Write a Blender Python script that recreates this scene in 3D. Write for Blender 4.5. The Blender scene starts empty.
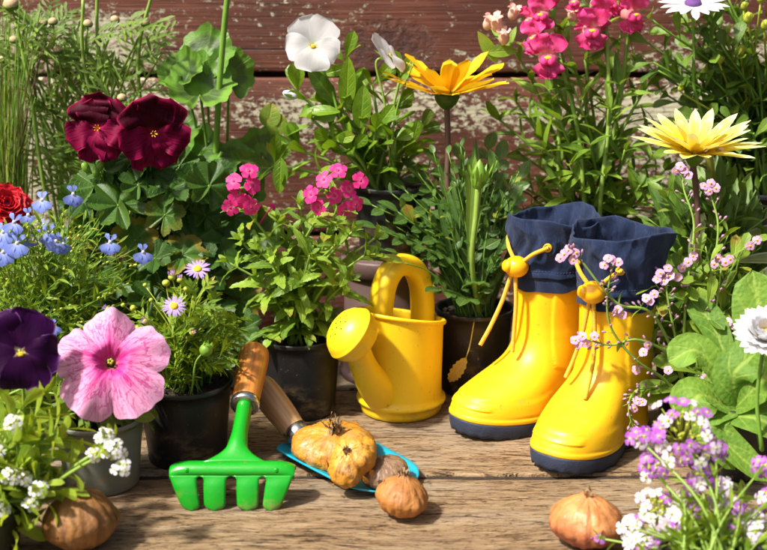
import bpy, math, random
from math import sin, cos, pi, radians as R, sqrt, exp
from mathutils import Vector as V, Matrix, noise as NZ

# ------------------------------------------------------------------ scene, camera
sc = bpy.context.scene
COL = sc.collection
S = 0.01                                   # all building below is in centimetres
CAMZ, PITCH, F, CX, CY = 42.0, R(15), 1180.0, 383.5, 275.0
FW, UPV = V((0, cos(PITCH), -sin(PITCH))), V((0, sin(PITCH), cos(PITCH)))

def ray(px, py):
    return V((1, 0, 0)) * ((px - CX) / F) + UPV * (-(py - CY) / F) + FW
def W(px, py, Y):
    d = ray(px, py); return V((0, 0, CAMZ)) + d * (Y / d.y)
def T(px, py, z=0.0):
    d = ray(px, py); return V((0, 0, CAMZ)) + d * ((z - CAMZ) / d.z)
def wx(px, Y, z=0.0):                      # world x of a pixel column at depth Y, height z
    return (px - CX) / F * (Y * cos(PITCH) + (CAMZ - z) * sin(PITCH))

cam_d = bpy.data.cameras.new('camera'); cam = bpy.data.objects.new('camera', cam_d); COL.objects.link(cam)
cam.location = (0, 0, CAMZ * S); cam.rotation_euler = (pi / 2 - PITCH, 0, 0)
cam_d.sensor_width = 36; cam_d.lens = 36 * F / 767; cam_d.clip_start = 0.02; cam_d.clip_end = 100
cam_d.dof.use_dof = True; cam_d.dof.focus_distance = 1.03; cam_d.dof.aperture_fstop = 7
sc.camera = cam

# ------------------------------------------------------------------ light
SUN_AZ, SUN_EL = R(-58), R(53)             # direction the sun stands in: from behind the camera's left shoulder
w = bpy.data.worlds.new('World'); sc.world = w; w.use_nodes = True
nt = w.node_tree; nt.nodes.clear()
o_ = nt.nodes.new('ShaderNodeOutputWorld'); b_ = nt.nodes.new('ShaderNodeBackground'); s_ = nt.nodes.new('ShaderNodeTexSky')
s_.sky_type = 'NISHITA'; s_.sun_disc = False; s_.sun_elevation = SUN_EL; s_.air_density = .7; s_.dust_density = 6.0; s_.ozone_density = 0.0     # a hazy, whitish summer sky
SUN_VEC = V((sin(SUN_AZ) * cos(SUN_EL), -cos(SUN_AZ) * cos(SUN_EL), sin(SUN_EL)))   # points to the sun
s_.sun_rotation = math.atan2(SUN_VEC.x, SUN_VEC.y)
b_.inputs[1].default_value = 0.085
nt.links.new(s_.outputs[0], b_.inputs[0]); nt.links.new(b_.outputs[0], o_.inputs[0])
sl = bpy.data.lights.new('sun', 'SUN'); sl.energy = 4.6; sl.angle = R(4); sl.color = (1, .95, .86)
so = bpy.data.objects.new('sun', sl); COL.objects.link(so)
so.rotation_euler = (-SUN_VEC).to_track_quat('-Z', 'Y').to_euler()
so.location = (0, 0, 3)
sc.view_settings.view_transform = 'Standard'; sc.view_settings.look = 'None'
sc.view_settings.exposure = 0.78; sc.view_settings.gamma = 1; sc.view_settings.use_curve_mapping = False
sc.render.engine = 'CYCLES'
sc.cycles.max_bounces = 8; sc.cycles.transparent_max_bounces = 4

# ------------------------------------------------------------------ mesh builder
class MB:
    def __init__(s): s.v = []; s.f = []; s.uv = []; s.t = []; s.m = []
    def add(s, vs, uvs, fs, tint=.5, mat=0):
        b = len(s.v)
        s.v += [(p[0], p[1], p[2]) for p in vs]; s.uv += uvs; s.t += [tint] * len(vs)
        s.f += [tuple(b + i for i in f) for f in fs]; s.m += [mat] * len(fs)
    def grid(s, rows, uvs, tint=.5, mat=0, closed=False):
        n = len(rows[0]); vs = [p for r in rows for p in r]; u = [q for r in uvs for q in r]; fs = []
        for i in range(len(rows) - 1):
            for j in range(n - 1):
                a = i * n + j; fs.append((a, a + 1, a + n + 1, a + n))
            if closed:
                a = i * n; fs.append((a + n - 1, a, a + n, a + 2 * n - 1))
        s.add(vs, u, fs, tint, mat)
    def build(s, name, mats, parent=None, smooth=True, loc=None):
        if not isinstance(mats, (list, tuple)): mats = [mats]
        if parent is not None: o0 = WORLD[parent.name]
        else: o0 = V(loc) if loc is not None else V((0, 0, 0))
        me = bpy.data.meshes.new(name)
        me.from_pydata([((x - o0.x) * S, (y - o0.y) * S, (z - o0.z) * S) for x, y, z in s.v], [], s.f)
        ul = me.uv_layers.new(name='UVMap')
        li = [0] * len(me.loops); me.loops.foreach_get('vertex_index', li)
        flat = []
        for i in li: flat += s.uv[i]
        ul.data.foreach_set('uv', flat)
        at = me.attributes.new('tint', 'FLOAT', 'POINT'); at.data.foreach_set('value', s.t)
        for m in mats: me.materials.append(m)
        me.polygons.foreach_set('material_index', s.m)
        me.polygons.foreach_set('use_smooth', [smooth] * len(me.polygons))
        me.update()
        o = bpy.data.objects.new(name, me); COL.objects.link(o)
        WORLD[o.name] = o0
        if parent is not None: o.parent = parent
        else: o.location = o0 * S
        return o
WORLD = {}
def thing(name, label, cat, loc, group=None):
    o = bpy.data.objects.new(name, None); COL.objects.link(o); o.empty_display_size = .02
    o.location = V(loc) * S; WORLD[o.name] = V(loc)
    o['label'] = label; o['category'] = cat
    if group: o['group'] = group
    return o
def tag(o, label, cat, group=None):
    o['label'] = label; o['category'] = cat
    if group: o['group'] = group
    return o

def perp(n):
    n = n.normalized(); a = V((0, 0, 1)) if abs(n.z) < .9 else V((0, 1, 0))
    e1 = a.cross(n).normalized(); return e1, n.cross(e1)
def spline(pts, n=8):
    pts = [V(p) for p in pts]
    if len(pts) == 2: return [pts[0].lerp(pts[1], i / n) for i in range(n + 1)]
    P = [pts[0] * 2 - pts[1]] + pts + [pts[-1] * 2 - pts[-2]]; out = []
    for i in range(1, len(P) - 2):
        a, b, c, d = P[i - 1:i + 3]
        for k in range(n):
            t = k / n
            out.append(.5 * ((2 * b) + (c - a) * t + (2 * a - 5 * b + 4 * c - d) * t * t + (3 * b - a - 3 * c + d) * t ** 3))
    out.append(pts[-1]); return out
def curve1(tab, x):                        # smooth interpolation of a table [(x, a, b, ...)]
    if x <= tab[0][0]: return tab[0][1:]
    for i in range(len(tab) - 1):
        if x <= tab[i + 1][0]:
            p0 = tab[max(i - 1, 0)]; p1 = tab[i]; p2 = tab[i + 1]; p3 = tab[min(i + 2, len(tab) - 1)]
            h = p2[0] - p1[0]; t = (x - p1[0]) / h; res = []
            for k in range(1, len(p1)):
                m1 = (p2[k] - p0[k]) / (p2[0] - p0[0]) if p2[0] != p0[0] else 0
                m2 = (p3[k] - p1[k]) / (p3[0] - p1[0]) if p3[0] != p1[0] else 0
                t2, t3 = t * t, t ** 3
                res.append((2 * t3 - 3 * t2 + 1) * p1[k] + (t3 - 2 * t2 + t) * h * m1 + (3 * t2 - 2 * t3) * p2[k] + (t3 - t2) * h * m2)
            return tuple(res)
    return tab[-1][1:]
def sstep(a, b, x):
    t = min(1, max(0, (x - a) / (b - a))); return t * t * (3 - 2 * t)

def tube(mb, path, r0, r1=None, sides=6, tint=.5, mat=0, cap=True, flat=1.0, rf=None):
    r1 = r0 if r1 is None else r1
    n = len(path); rows = []; uvs = []
    tang = (path[1] - path[0]).normalized(); e1, e2 = perp(tang)
    ln = 0
    for i, p in enumerate(path):
        t = i / (n - 1)
        tg = (path[min(i + 1, n - 1)] - path[max(i - 1, 0)])
        if tg.length > 1e-9:
            tg.normalize(); e1 = (e1 - tg * e1.dot(tg)).normalized(); e2 = tg.cross(e1)
        r = r0 + (r1 - r0) * t if rf is None else rf(t)
        if i: ln += (p - path[i - 1]).length
        rows.append([p + (e1 * cos(2 * pi * k / sides) + e2 * sin(2 * pi * k / sides) * flat) * r for k in range(sides)])
        uvs.append([(k / sides, ln) for k in range(sides)])
    if cap:
        rows = [[path[0]] * sides] + rows + [[path[-1]] * sides]; uvs = [uvs[0]] + uvs + [uvs[-1]]
    mb.grid(rows, uvs, tint, mat, closed=True)
def lathe(mb, c, axis, prof, seg=32, tint=.5, mat=0, mod=None, sx=1.0, sy=1.0, e=None):
    axis = axis.normalized(); e1, e2 = e if e else perp(axis)
    rows = []; uvs = []; m = len(prof)
    for i, (r, z) in enumerate(prof):
        row = []
        for k in range(seg + 1):
            th = 2 * pi * k / seg
            rr = r * (mod(th, i / (m - 1)) if mod else 1)
            row.append(c + e1 * (cos(th) * rr * sx) + e2 * (sin(th) * rr * sy) + axis * z)
        rows.append(row); uvs.append([(k / seg, i / (m - 1)) for k in range(seg + 1)])
    mb.grid(rows, uvs, tint, mat)
def ball(mb, c, axis, rad, length=None, seg=8, ring=5, tint=.5, mat=0):
    L = (length or rad * 2) / 2
    lathe(mb, c, axis, [(rad * sin(pi * i / ring), -L * cos(pi * i / ring)) for i in range(ring + 1)], seg, tint, mat)

# leaf profiles: width along the length, 0..1
def beta(a, b, base=0.0):
    tm = a / (a + b); mx = tm ** a * (1 - tm) ** b
    return lambda t: max(t ** a * (1 - t) ** b / mx if 0 < t < 1 else 0, base * (1 - t))
P_LANCE, P_OVATE, P_SPAT, P_LIN = beta(.8, 1.0, .12), beta(.6, .75, .1), beta(1.5, .55, .14), beta(.35, .5, .3)
P_PETAL, P_RAY, P_WIDE, P_DIAM = beta(.9, .3, .12), beta(.5, .55, .25), beta(.75, .33, .15), beta(1, 1.2, .1)
P_NOTCH = lambda t: P_PETAL(t)

def leaf(mb, base, d, up, L, Wd, prof, ns=6, m=2, bend=.5, fold=.25, tint=.5, wave=0.0, wk=9.0, teeth=0.0, mat=0, twist=0.0, curl0=0.0, notch=0.0, ph=0.0):
    d = d.normalized(); side = d.cross(up)
    if side.length < 1e-4: side = d.cross(perp(d)[0])
    side.normalize(); n = side.cross(d)
    pos = V(base); rows = []; uvs = []; cf, sf = cos(fold), sin(fold); st = L / ns
    for i in range(ns + 1):
        t = i / ns
        a = curl0 + (bend - curl0) * t if curl0 else bend * t
        dt = d * cos(a) - n * sin(a); nn = n * cos(a) + d * sin(a)
        if i: pos = pos + dt * st
        sd = side
        if twist:
            tw = twist * t; sd = side * cos(tw) + nn * sin(tw); nn = nn * cos(tw) - side * sin(tw)
        w_ = Wd * .5 * prof(t)
        if teeth and 0 < i < ns: w_ *= 1 + (teeth if i % 2 else -teeth)
        row = []; uu = []
        for j in range(-m, m + 1):
            s = j / m
            q = pos + sd * (w_ * s * cf) + nn * (w_ * abs(s) * sf)
            if wave: q = q + nn * (wave * sin(t * wk + s * 2.1 + ph) * (abs(s) * .8 + .2 * t) * min(1, 3 * t))
            if notch and i == ns: pass
            if notch: q = q - dt * (notch * L * t ** 4 * max(0, 1 - abs(s) * 1.6))
            row.append(q); uu.append((.5 + .5 * s, t))
        rows.append(row); uvs.append(uu)
    mb.grid(rows, uvs, tint, mat)
def ring(mb, c, n, k, L, Wd, prof, elev, bend, rng, r0=0.0, ph=0.0, jit=.1, fold=.15, ns=5, m=2, wave=0.0, mat=0, tint=None, notch=0.0, jl=.1):
    n = n.normalized(); e1, e2 = perp(n)
    for i in range(k):
        th = 2 * pi * i / k + ph + rng.uniform(-jit, jit)
        rad = e1 * cos(th) + e2 * sin(th); ev = elev + rng.uniform(-jit, jit)
        leaf(mb, c + rad * r0, rad * cos(ev) + n * sin(ev), n * cos(ev) - rad * sin(ev), L * rng.uniform(1 - jl, 1 + jl * .5), Wd * rng.uniform(.92, 1.08), prof,
             ns, m, bend + rng.uniform(-jit, jit), fold, rng.random() if tint is None else tint, wave, mat=mat, notch=notch, ph=rng.uniform(0, 6))
def polar(mb, c, n, up, rf, zf, nr=8, nth=48, r0=.0, tint=.5, mat=0, th0=0.0, th1=2 * pi):
    """disc facing n; rf(th) rim radius, zf(rn, th) height; UV = (angle, radius)"""
    n = n.normalized(); e1 = up.cross(n).normalized(); e2 = n.cross(e1)       # e2 points 'up'
    rows = []; uvs = []
    for i in range(nr + 1):
        rn = r0 + (1 - r0) * i / nr; row = []; uu = []
        for k in range(nth + 1):
            th = th0 + (th1 - th0) * k / nth
            r = rf(th) * rn
            row.append(c + e1 * (sin(th) * r) + e2 * (cos(th) * r) + n * zf(rn, th)); uu.append((k / nth, rn))
        rows.append(row); uvs.append(uu)
    mb.grid(rows, uvs, tint, mat)
# ------------------------------------------------------------------ materials
class NT:
    def __init__(s, name):
        s.m = bpy.data.materials.new(name); s.m.use_nodes = True; s.t = s.m.node_tree; s.t.nodes.clear()
        s.out = s.t.nodes.new('ShaderNodeOutputMaterial')
    def n(s, typ, **kw):
        x = s.t.nodes.new('ShaderNode' + typ)
        for k, v in kw.items(): setattr(x, k, v)
        return x
    def link(s, a, b): s.t.links.new(a, b)
    def put(s, sock, v):
        if isinstance(v, bpy.types.NodeSocket): s.link(v, sock)
        elif isinstance(v, (tuple, list)) and len(v) == 3 and sock.type == 'RGBA': sock.default_value = (*v, 1)
        else: sock.default_value = v
    def math(s, op, a, b=0.0, c=0.0, clamp=False):
        x = s.n('Math', operation=op, use_clamp=clamp)
        for i, v in enumerate((a, b, c)): s.put(x.inputs[i], v)
        return x.outputs[0]
    def mix(s, f, a, b, mode='MIX'):
        x = s.n('Mix', data_type='RGBA', blend_type=mode, clamp_factor=True)
        s.put(x.inputs[0], f); s.put(x.inputs[6], a); s.put(x.inputs[7], b); return x.outputs[2]
    def ramp(s, v, stops, interp='LINEAR'):
        x = s.n('ValToRGB'); cr = x.color_ramp; cr.interpolation = interp
        while len(cr.elements) < len(stops): cr.elements.new(.5)
        for e, (p, c) in zip(cr.elements, stops):
            e.position = p; e.color = (*c, 1) if isinstance(c, tuple) else (c, c, c, 1)
        s.put(x.inputs[0], v); return x.outputs[0]
    def rng(s, v, a, b, lo=0.0, hi=1.0, smooth=True):
        x = s.n('MapRange', interpolation_type='SMOOTHSTEP' if smooth else 'LINEAR')
        for i, q in enumerate((v, a, b, lo, hi)): s.put(x.inputs[i], q)
        return x.outputs[0]
    def noise(s, vec, scale, detail=3.0, rough=.55, dist=0.0, col=False):
        x = s.n('TexNoise'); s.put(x.inputs['Vector'], vec); x.inputs['Scale'].default_value = scale
        x.inputs['Detail'].default_value = detail; x.inputs['Roughness'].default_value = rough; x.inputs['Distortion'].default_value = dist
        return x.outputs[1 if col else 0]
    def voro(s, vec, scale, feat='F1', rnd=1.0):
        x = s.n('TexVoronoi', feature=feat); s.put(x.inputs['Vector'], vec); x.inputs['Scale'].default_value = scale
        x.inputs['Randomness'].default_value = rnd; return x.outputs[0]
    def coord(s, kind='Object'): return s.n('TexCoord').outputs[kind]
    def scale(s, vec, sc_, loc=(0, 0, 0)):
        x = s.n('Mapping'); s.put(x.inputs[0], vec); x.inputs['Scale'].default_value = sc_; x.inputs['Location'].default_value = loc; return x.outputs[0]
    def sep(s, vec): x = s.n('SeparateXYZ'); s.put(x.inputs[0], vec); return x.outputs
    def math_vec(s, a, b, f):
        x = s.n('VectorMath', operation='MULTIPLY_ADD'); s.put(x.inputs[0], b); x.inputs[1].default_value = (f, f, f); s.put(x.inputs[2], a); return x.outputs[0]
    def comb(s, a, b, c=0.0):
        x = s.n('CombineXYZ')
        for i, v in enumerate((a, b, c)): s.put(x.inputs[i], v)
        return x.outputs[0]
    def attr(s, name): return s.n('Attribute', attribute_name=name).outputs['Fac']
    def bump(s, h, strength=.3, dist=.001, nrm=None):
        x = s.n('Bump'); x.inputs['Strength'].default_value = strength; x.inputs['Distance'].default_value = dist
        s.put(x.inputs['Height'], h)
        if nrm is not None: s.link(nrm, x.inputs['Normal'])
        return x.outputs[0]
    def pbr(s, col, rough=.5, nrm=None, metal=0.0, spec=.5, coat=0.0, sheen=0.0, sss=0.0, sss_r=(1, .4, .1)):
        x = s.n('BsdfPrincipled'); s.put(x.inputs['Base Color'], col); s.put(x.inputs['Roughness'], rough)
        x.inputs['Metallic'].default_value = metal; x.inputs['Specular IOR Level'].default_value = spec
        x.inputs['Coat Weight'].default_value = coat; x.inputs['Coat Roughness'].default_value = .12
        x.inputs['Sheen Weight'].default_value = sheen
        if sss:
            x.inputs['Subsurface Weight'].default_value = sss; x.inputs['Subsurface Radius'].default_value = sss_r; x.inputs['Subsurface Scale'].default_value = .004
        if nrm is not None: s.link(nrm, x.inputs['Normal'])
        return x.outputs[0]
    def done(s, sh): s.link(sh, s.out.inputs[0]); return s.m
    def leafy(s, col, tcol, fac, rough, nrm, spec=.45):
        p = s.pbr(col, rough, nrm, spec=spec); t = s.n('BsdfTranslucent'); s.put(t.inputs[0], tcol)
        if nrm is not None: s.link(nrm, t.inputs['Normal'])
        x = s.n('MixShader'); x.inputs[0].default_value = fac; s.link(p, x.inputs[1]); s.link(t.outputs[0], x.inputs[2])
        return s.done(x.outputs[0])

def leaf_mat(name, dark, light, vein, rough=.42, trans=.3, nv=7, vs=.5, young=None, rim=None, slope=1.3, noise_sc=120, spec=.38):
    warm = lambda k: (k[0] * 1.22, k[1] * 1.02, k[2] * .6)
    dark = (dark[0] * .95, dark[1] * .82, dark[2] * .5); light = (light[0] * 1.42, light[1] * 1.14, light[2] * .6); vein = warm(vein)
    s = NT(name); u, v, _ = s.sep(s.coord('UV')); tint = s.attr('tint')
    a = s.math('ABSOLUTE', s.math('MULTIPLY_ADD', u, 2, -1))
    mid = s.rng(a, .16, .02)
    lat = s.math('SINE', s.math('MULTIPLY', s.math('SUBTRACT', s.math('MULTIPLY', v, nv), s.math('MULTIPLY', a, slope)), 2 * pi))
    lat = s.math('MULTIPLY', s.rng(lat, .75, 1.0), s.rng(a, 1.0, .5))
    vn = s.math('MAXIMUM', mid, s.math('MULTIPLY', lat, .6))
    nz = s.noise(s.coord(), noise_sc, 3)
    c = s.mix(s.math('ADD', s.math('MULTIPLY', tint, .75), s.math('MULTIPLY_ADD', nz, .9, -.35)), dark, light)
    if young: c = s.mix(s.rng(tint, .86, 1.0), c, young)
    if rim: c = s.mix(s.rng(a, .72, .95), c, rim)
    c = s.mix(s.math('MULTIPLY', vn, vs), c, vein)
    old = s.math('MULTIPLY', s.rng(tint, .93, .97), s.rng(s.math('ADD', v, s.math('MULTIPLY_ADD', nz, .8, -.4)), .55, .85))
    c = s.mix(s.math('MULTIPLY', old, .8), c, (.30, .20, .03))                  # a few ageing, yellow brown tips
    # old spots and bruises
    sp = s.rng(s.noise(s.coord(), 260, 2), .70, .76)
    c = s.mix(s.math('MULTIPLY', sp, .45), c, (.16, .12, .03))
    h = s.math('ADD', s.math('MULTIPLY', vn, -.7), s.math('MULTIPLY', s.noise(s.coord(), 700, 2), .5))
    if nv == 7: h = s.math('ADD', h, s.math('MULTIPLY', s.voro(s.coord(), 330, 'SMOOTH_F1'), 1.6))
    nr = s.bump(h, .6, .0008)
    tc = s.mix(.55, c, (light[0] * 1.9, light[1] * 1.7, light[2] * .8))
    rg = s.math('MULTIPLY_ADD', nz, .25, rough - .1)
    return s.leafy(c, tc, trans, rg, nr, spec)

def petal_mat(name, stops, streak=None, ss=.4, ns=14, trans=.3, rough=.55, tintc=None, spec=.3, edge=None, e0=.72):
    s = NT(name); u, v, _ = s.sep(s.coord('UV')); tint = s.attr('tint')
    c = s.ramp(v, stops)
    if tintc: c = s.mix(s.math('MULTIPLY', tint, .6), c, tintc)
    vec = s.comb(s.math('MULTIPLY', u, ns), s.math('MULTIPLY', v, 1.6), s.math('MULTIPLY', tint, 31))
    nz = s.noise(vec, 1.0, 3, .6)
    if streak: c = s.mix(s.math('MULTIPLY', s.rng(nz, .5, .68), ss), c, streak)
    if edge:
        a = s.math('ABSOLUTE', s.math('MULTIPLY_ADD', u, 2, -1))
        c = s.mix(s.rng(s.math('MAXIMUM', s.math('MULTIPLY', a, s.rng(v, .1, .5)), v), e0, .99), c, edge)
    nr = s.bump(nz, .35, .0005)
    return s.leafy(c, c, trans, rough, nr, spec)

def plain(name, col, rough=.5, var=.15, nsc=200, bump=.0, spec=.5, coat=0.0, metal=0.0, sheen=0.0, trans=0.0, bsc=None):
    s = NT(name); nz = s.noise(s.coord(), nsc, 4)
    c = s.mix(nz, tuple(x * (1 - var) for x in col), tuple(min(1, x * (1 + var)) for x in col))
    nr = s.bump(s.noise(s.coord(), bsc or nsc * 3, 3), bump, .0008) if bump else None
    rg = s.math('MULTIPLY_ADD', nz, .16, rough - .08)
    if trans: return s.leafy(c, c, trans, rg, nr, spec)
    return s.done(s.pbr(c, rg, nr, metal, spec, coat, sheen))

M = {}
# foliage, kind by kind
M['regal'] = leaf_mat('regal_leaf', (.018, .075, .014), (.048, .135, .026), (.15, .28, .09), .42, .26, 6, .3)
M['verbena'] = leaf_mat('verbena_leaf', (.065, .175, .028), (.20, .38, .06), (.27, .44, .13), .45, .3, 8, .45)
M['viola'] = leaf_mat('viola_leaf', (.040, .135, .012), (.15, .32, .03), (.22, .40, .08), .32, .3, 6, .4)
M['snap'] = leaf_mat('snapdragon_leaf', (.050, .145, .022), (.16, .32, .05), (.22, .38, .12), .36, .3, 5, .45)
M['daisy'] = leaf_mat('marguerite_leaf', (.075, .17, .045), (.17, .33, .10), (.24, .38, .14), .5, .3, 3, .3)
M['small'] = leaf_mat('small_leaf', (.06, .165, .018), (.21, .38, .045), (.25, .42, .10), .42, .33, 3, .3)
M['osteo'] = leaf_mat('osteospermum_leaf', (.035, .110, .024), (.12, .25, .05), (.20, .34, .11), .4, .28, 5, .35)
M['gaz'] = leaf_mat('gazania_leaf', (.028, .095, .032), (.085, .20, .062), (.18, .29, .11), .38, .24, 4, .4, young=(.30, .34, .03))
M['myo'] = leaf_mat('forget_me_not_leaf', (.060, .165, .026), (.19, .35, .055), (.25, .40, .13), .5, .3, 4, .4)
M['bellis'] = leaf_mat('bellis_leaf', (.050, .15, .032), (.13, .29, .065), (.28, .44, .14), .55, .25, 7, .5, spec=.25)
M['petuniaL'] = leaf_mat('petunia_leaf', (.06, .15, .03), (.16, .30, .06), (.27, .40, .14), .5, .3, 6, .5)
M['pansyL'] = leaf_mat('pansy_leaf', (.07, .17, .02), (.20, .36, .04), (.28, .44, .12), .4, .3, 5, .45)
M['alyL'] = leaf_mat('alyssum_leaf', (.12, .26, .035), (.30, .48, .08), (.36, .52, .16), .4, .35, 4, .3)
M['withered'] = leaf_mat('withered_leaf', (.30, .24, .06), (.50, .42, .12), (.55, .48, .25), .6, .2, 5, .4)
M['grass'] = leaf_mat('wispy_blade', (.07, .16, .03), (.20, .33, .09), (.24, .33, .12), .45, .3, 2, .2, young=(.30, .14, .06))
M['silver'] = leaf_mat('silver_leaf', (.05, .11, .05), (.20, .28, .16), (.34, .40, .28), .5, .2, 4, .4, rim=(.36, .42, .30))
M['stem'] = plain('green_stem', (.16, .32, .04), .45, .3, 60, .2, .4, trans=.12)
M['stem_pale'] = plain('pale_green_stem', (.26, .40, .07), .42, .25, 60, .2, .4, trans=.15)
M['stem_brown'] = plain('brown_flower_stem', (.12, .065, .045), .5, .3, 80, .3)
M['bud'] = plain('green_bud', (.17, .33, .03), .45, .35, 200, .3, trans=.15)
M['dry'] = plain('dry_husk', (.30, .19, .09), .75, .5, 300, .6)
def zonal_mat():
    s = NT('zonal_geranium_leaf'); u, v, _ = s.sep(s.coord('UV')); nz = s.noise(s.coord(), 90, 4); tint = s.attr('tint')
    fold = s.math('SINE', s.math('MULTIPLY', u, 2 * pi * 9))
    vn = s.math('MULTIPLY', s.rng(fold, .93, 1.0), s.rng(v, .05, .3))
    c = s.mix(s.math('ADD', nz, s.math('MULTIPLY_ADD', tint, .6, -.4)), (.075, .20, .018), (.19, .37, .04))
    vv = s.math('ADD', v, s.math('MULTIPLY_ADD', s.noise(s.coord(), 60, 3), .3, -.15))
    zone = s.math('MULTIPLY', s.rng(vv, .22, .36), s.rng(vv, .78, .58))
    c = s.mix(s.math('MULTIPLY', zone, .75), c, (.030, .050, .018))
    c = s.mix(s.math('MULTIPLY', vn, .22), c, (.24, .40, .08))
    nr = s.bump(s.math('ADD', s.math('MULTIPLY', vn, -.8), s.noise(s.coord(), 500, 2)), .5, .0008)
    return s.leafy(c, s.mix(.5, c, (.3, .5, .03)), .28, .5, nr)
M['zonal'] = zonal_mat()
# petals
M['crimson'] = petal_mat('crimson_petal', [(0, (.34, .01, .07)), (.2, (.040, .001, .008)), (.75, (.034, .001, .007)), (1, (.10, .002, .02))], (.010, 0, .002), .9, 26, .08, .55, tintc=(.30, .004, .065), e0=.88, edge=(.26, .003, .05), spec=.08)
M['white'] = petal_mat('white_petal', [(0, (.70, .72, .50)), (.2, (.80, .80, .80)), (1, (.84, .84, .86))], (.66, .67, .74), .3, 10, .3)
M['purple'] = petal_mat('purple_petal', [(0, (.5, .4, .2)), (.09, (.03, .003, .035)), (.55, (.018, .002, .024)), (.85, (.030, .003, .042)), (1, (.050, .005, .070))], (.010, .001, .014), .8, 16, .12, .4, edge=(.16, .05, .20), e0=.92, spec=.1)
M['lav'] = petal_mat('lavender_petal', [(0, (.75, .70, .80)), (.3, (.50, .36, .70)), (1, (.42, .27, .68))], (.36, .22, .62), .4, 6, .3)
M['lobe'] = petal_mat('lobelia_petal', [(0, (.75, .77, .85)), (.25, (.30, .37, .78)), (1, (.15, .21, .66))], (.10, .15, .58), .4, 6, .32, tintc=(.22, .30, .76))
M['pink'] = petal_mat('verbena_petal', [(0, (.50, .01, .12)), (.2, (.78, .16, .38)), (.45, (.74, .02, .22)), (1, (.76, .06, .33))], (.70, .02, .2), .4, 5, .3, tintc=(.78, .03, .20))
M['snapf'] = petal_mat('snapdragon_petal', [(0, (.82, .60, .42)), (.25, (.82, .12, .30)), (1, (.80, .02, .20))], (.66, .008, .16), .4, 6, .34, tintc=(.82, .08, .36))
M['snapp'] = petal_mat('snapdragon_throat', [(0, (.75, .70, .35)), (.5, (.80, .55, .45)), (1, (.80, .30, .30))], (.8, .45, .4), .3, 6, .3)
M['yellow'] = petal_mat('yellow_petal', [(0, (.76, .34, .01)), (.3, (.86, .51, .008)), (1, (.88, .58, .015))], (.74, .36, .005), .45, 12, .3)
M['lemon'] = petal_mat('lemon_petal', [(0, (.80, .55, .02)), (.35, (.84, .66, .04)), (.75, (.84, .74, .16)), (1, (.85, .80, .45))], (.80, .66, .05), .4, 10, .3, edge=(.84, .80, .45))
M['red'] = petal_mat('red_petal', [(0, (.25, .0, .01)), (1, (.62, .012, .025))], (.40, 0, .01), .4, 8, .25)
M['myof'] = petal_mat('forget_me_not_petal', [(0, (.8, .8, .75)), (.3, (.74, .34, .56)), (1, (.72, .40, .62))], (.66, .28, .52), .3, 4, .3, tintc=(.74, .48, .70))
M['alyw'] = petal_mat('white_alyssum_petal', [(0, (.7, .74, .5)), (.3, (.82, .82, .82)), (1, (.84, .84, .86))], None, 0, 4, .3)
M['alyp'] = petal_mat('purple_alyssum_petal', [(0, (.55, .42, .62)), (.4, (.38, .08, .48)), (1, (.28, .04, .42))], None, 0, 4, .3, tintc=(.55, .30, .62))
M['alyl'] = petal_mat('lilac_alyssum_petal', [(0, (.7, .7, .6)), (.4, (.76, .66, .80)), (1, (.74, .58, .79))], None, 0, 4, .3)
M['eye'] = plain('yellow_flower_eye', (.82, .50, .01), .6, .3, 700, .8)
M['violeteye'] = plain('violet_flower_eye', (.12, .04, .22), .6, .4, 700, .8)
M['budpink'] = plain('mauve_bud', (.42, .22, .33), .5, .4, 300, .2, trans=.1)
M['budbeige'] = plain('beige_bud', (.50, .36, .20), .6, .5, 500, .8)
M['budgreen'] = plain('yellow_green_bud', (.42, .48, .05), .5, .4, 300, .3, trans=.15)
def petunia_mat():
    s = NT('petunia_petal'); u, v, _ = s.sep(s.coord('UV'))
    lob = s.math('COSINE', s.math('MULTIPLY', u, 2 * pi * 5))                      # 1 on each lobe's middle
    c = s.ramp(v, [(0, (.45, .50, .10)), (.16, (.62, .05, .28)), (.32, (.78, .14, .42)), (.55, (.78, .31, .54)), (1, (.80, .41, .63))])
    wedge = s.math('MULTIPLY', s.rng(lob, .80, 1.0), s.rng(v, .85, .25))
    c = s.mix(s.math('MULTIPLY', wedge, .85), c, (.66, .015, .25))
    vec = s.comb(s.math('MULTIPLY', u, 48), s.math('MULTIPLY', v, 3.2), 0.0)
    nz = s.noise(vec, 1.0, 2.5, .55, .6)
    vein = s.rng(s.math('ABSOLUTE', s.math('SUBTRACT', nz, .5)), .05, .015)
    vec2 = s.comb(s.math('MULTIPLY', u, 95), s.math('MULTIPLY', v, 8), 5.0)
    nz2 = s.noise(vec2, 1.0, 2, .5, .8)
    vein2 = s.rng(s.math('ABSOLUTE', s.math('SUBTRACT', nz2, .5)), .05, .01)
    f = s.math('MULTIPLY', s.math('MAXIMUM', vein, s.math('MULTIPLY', vein2, .5)), s.rng(v, 1.2, .6))
    c = s.mix(s.math('MULTIPLY', f, .8), c, (.50, .015, .22))
    nr = s.bump(s.math('ADD', s.math('MULTIPLY', vein, -.5), nz), .4, .0007)
    return s.leafy(c, c, .28, .55, nr, .3)
M['petunia'] = petunia_mat()

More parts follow.
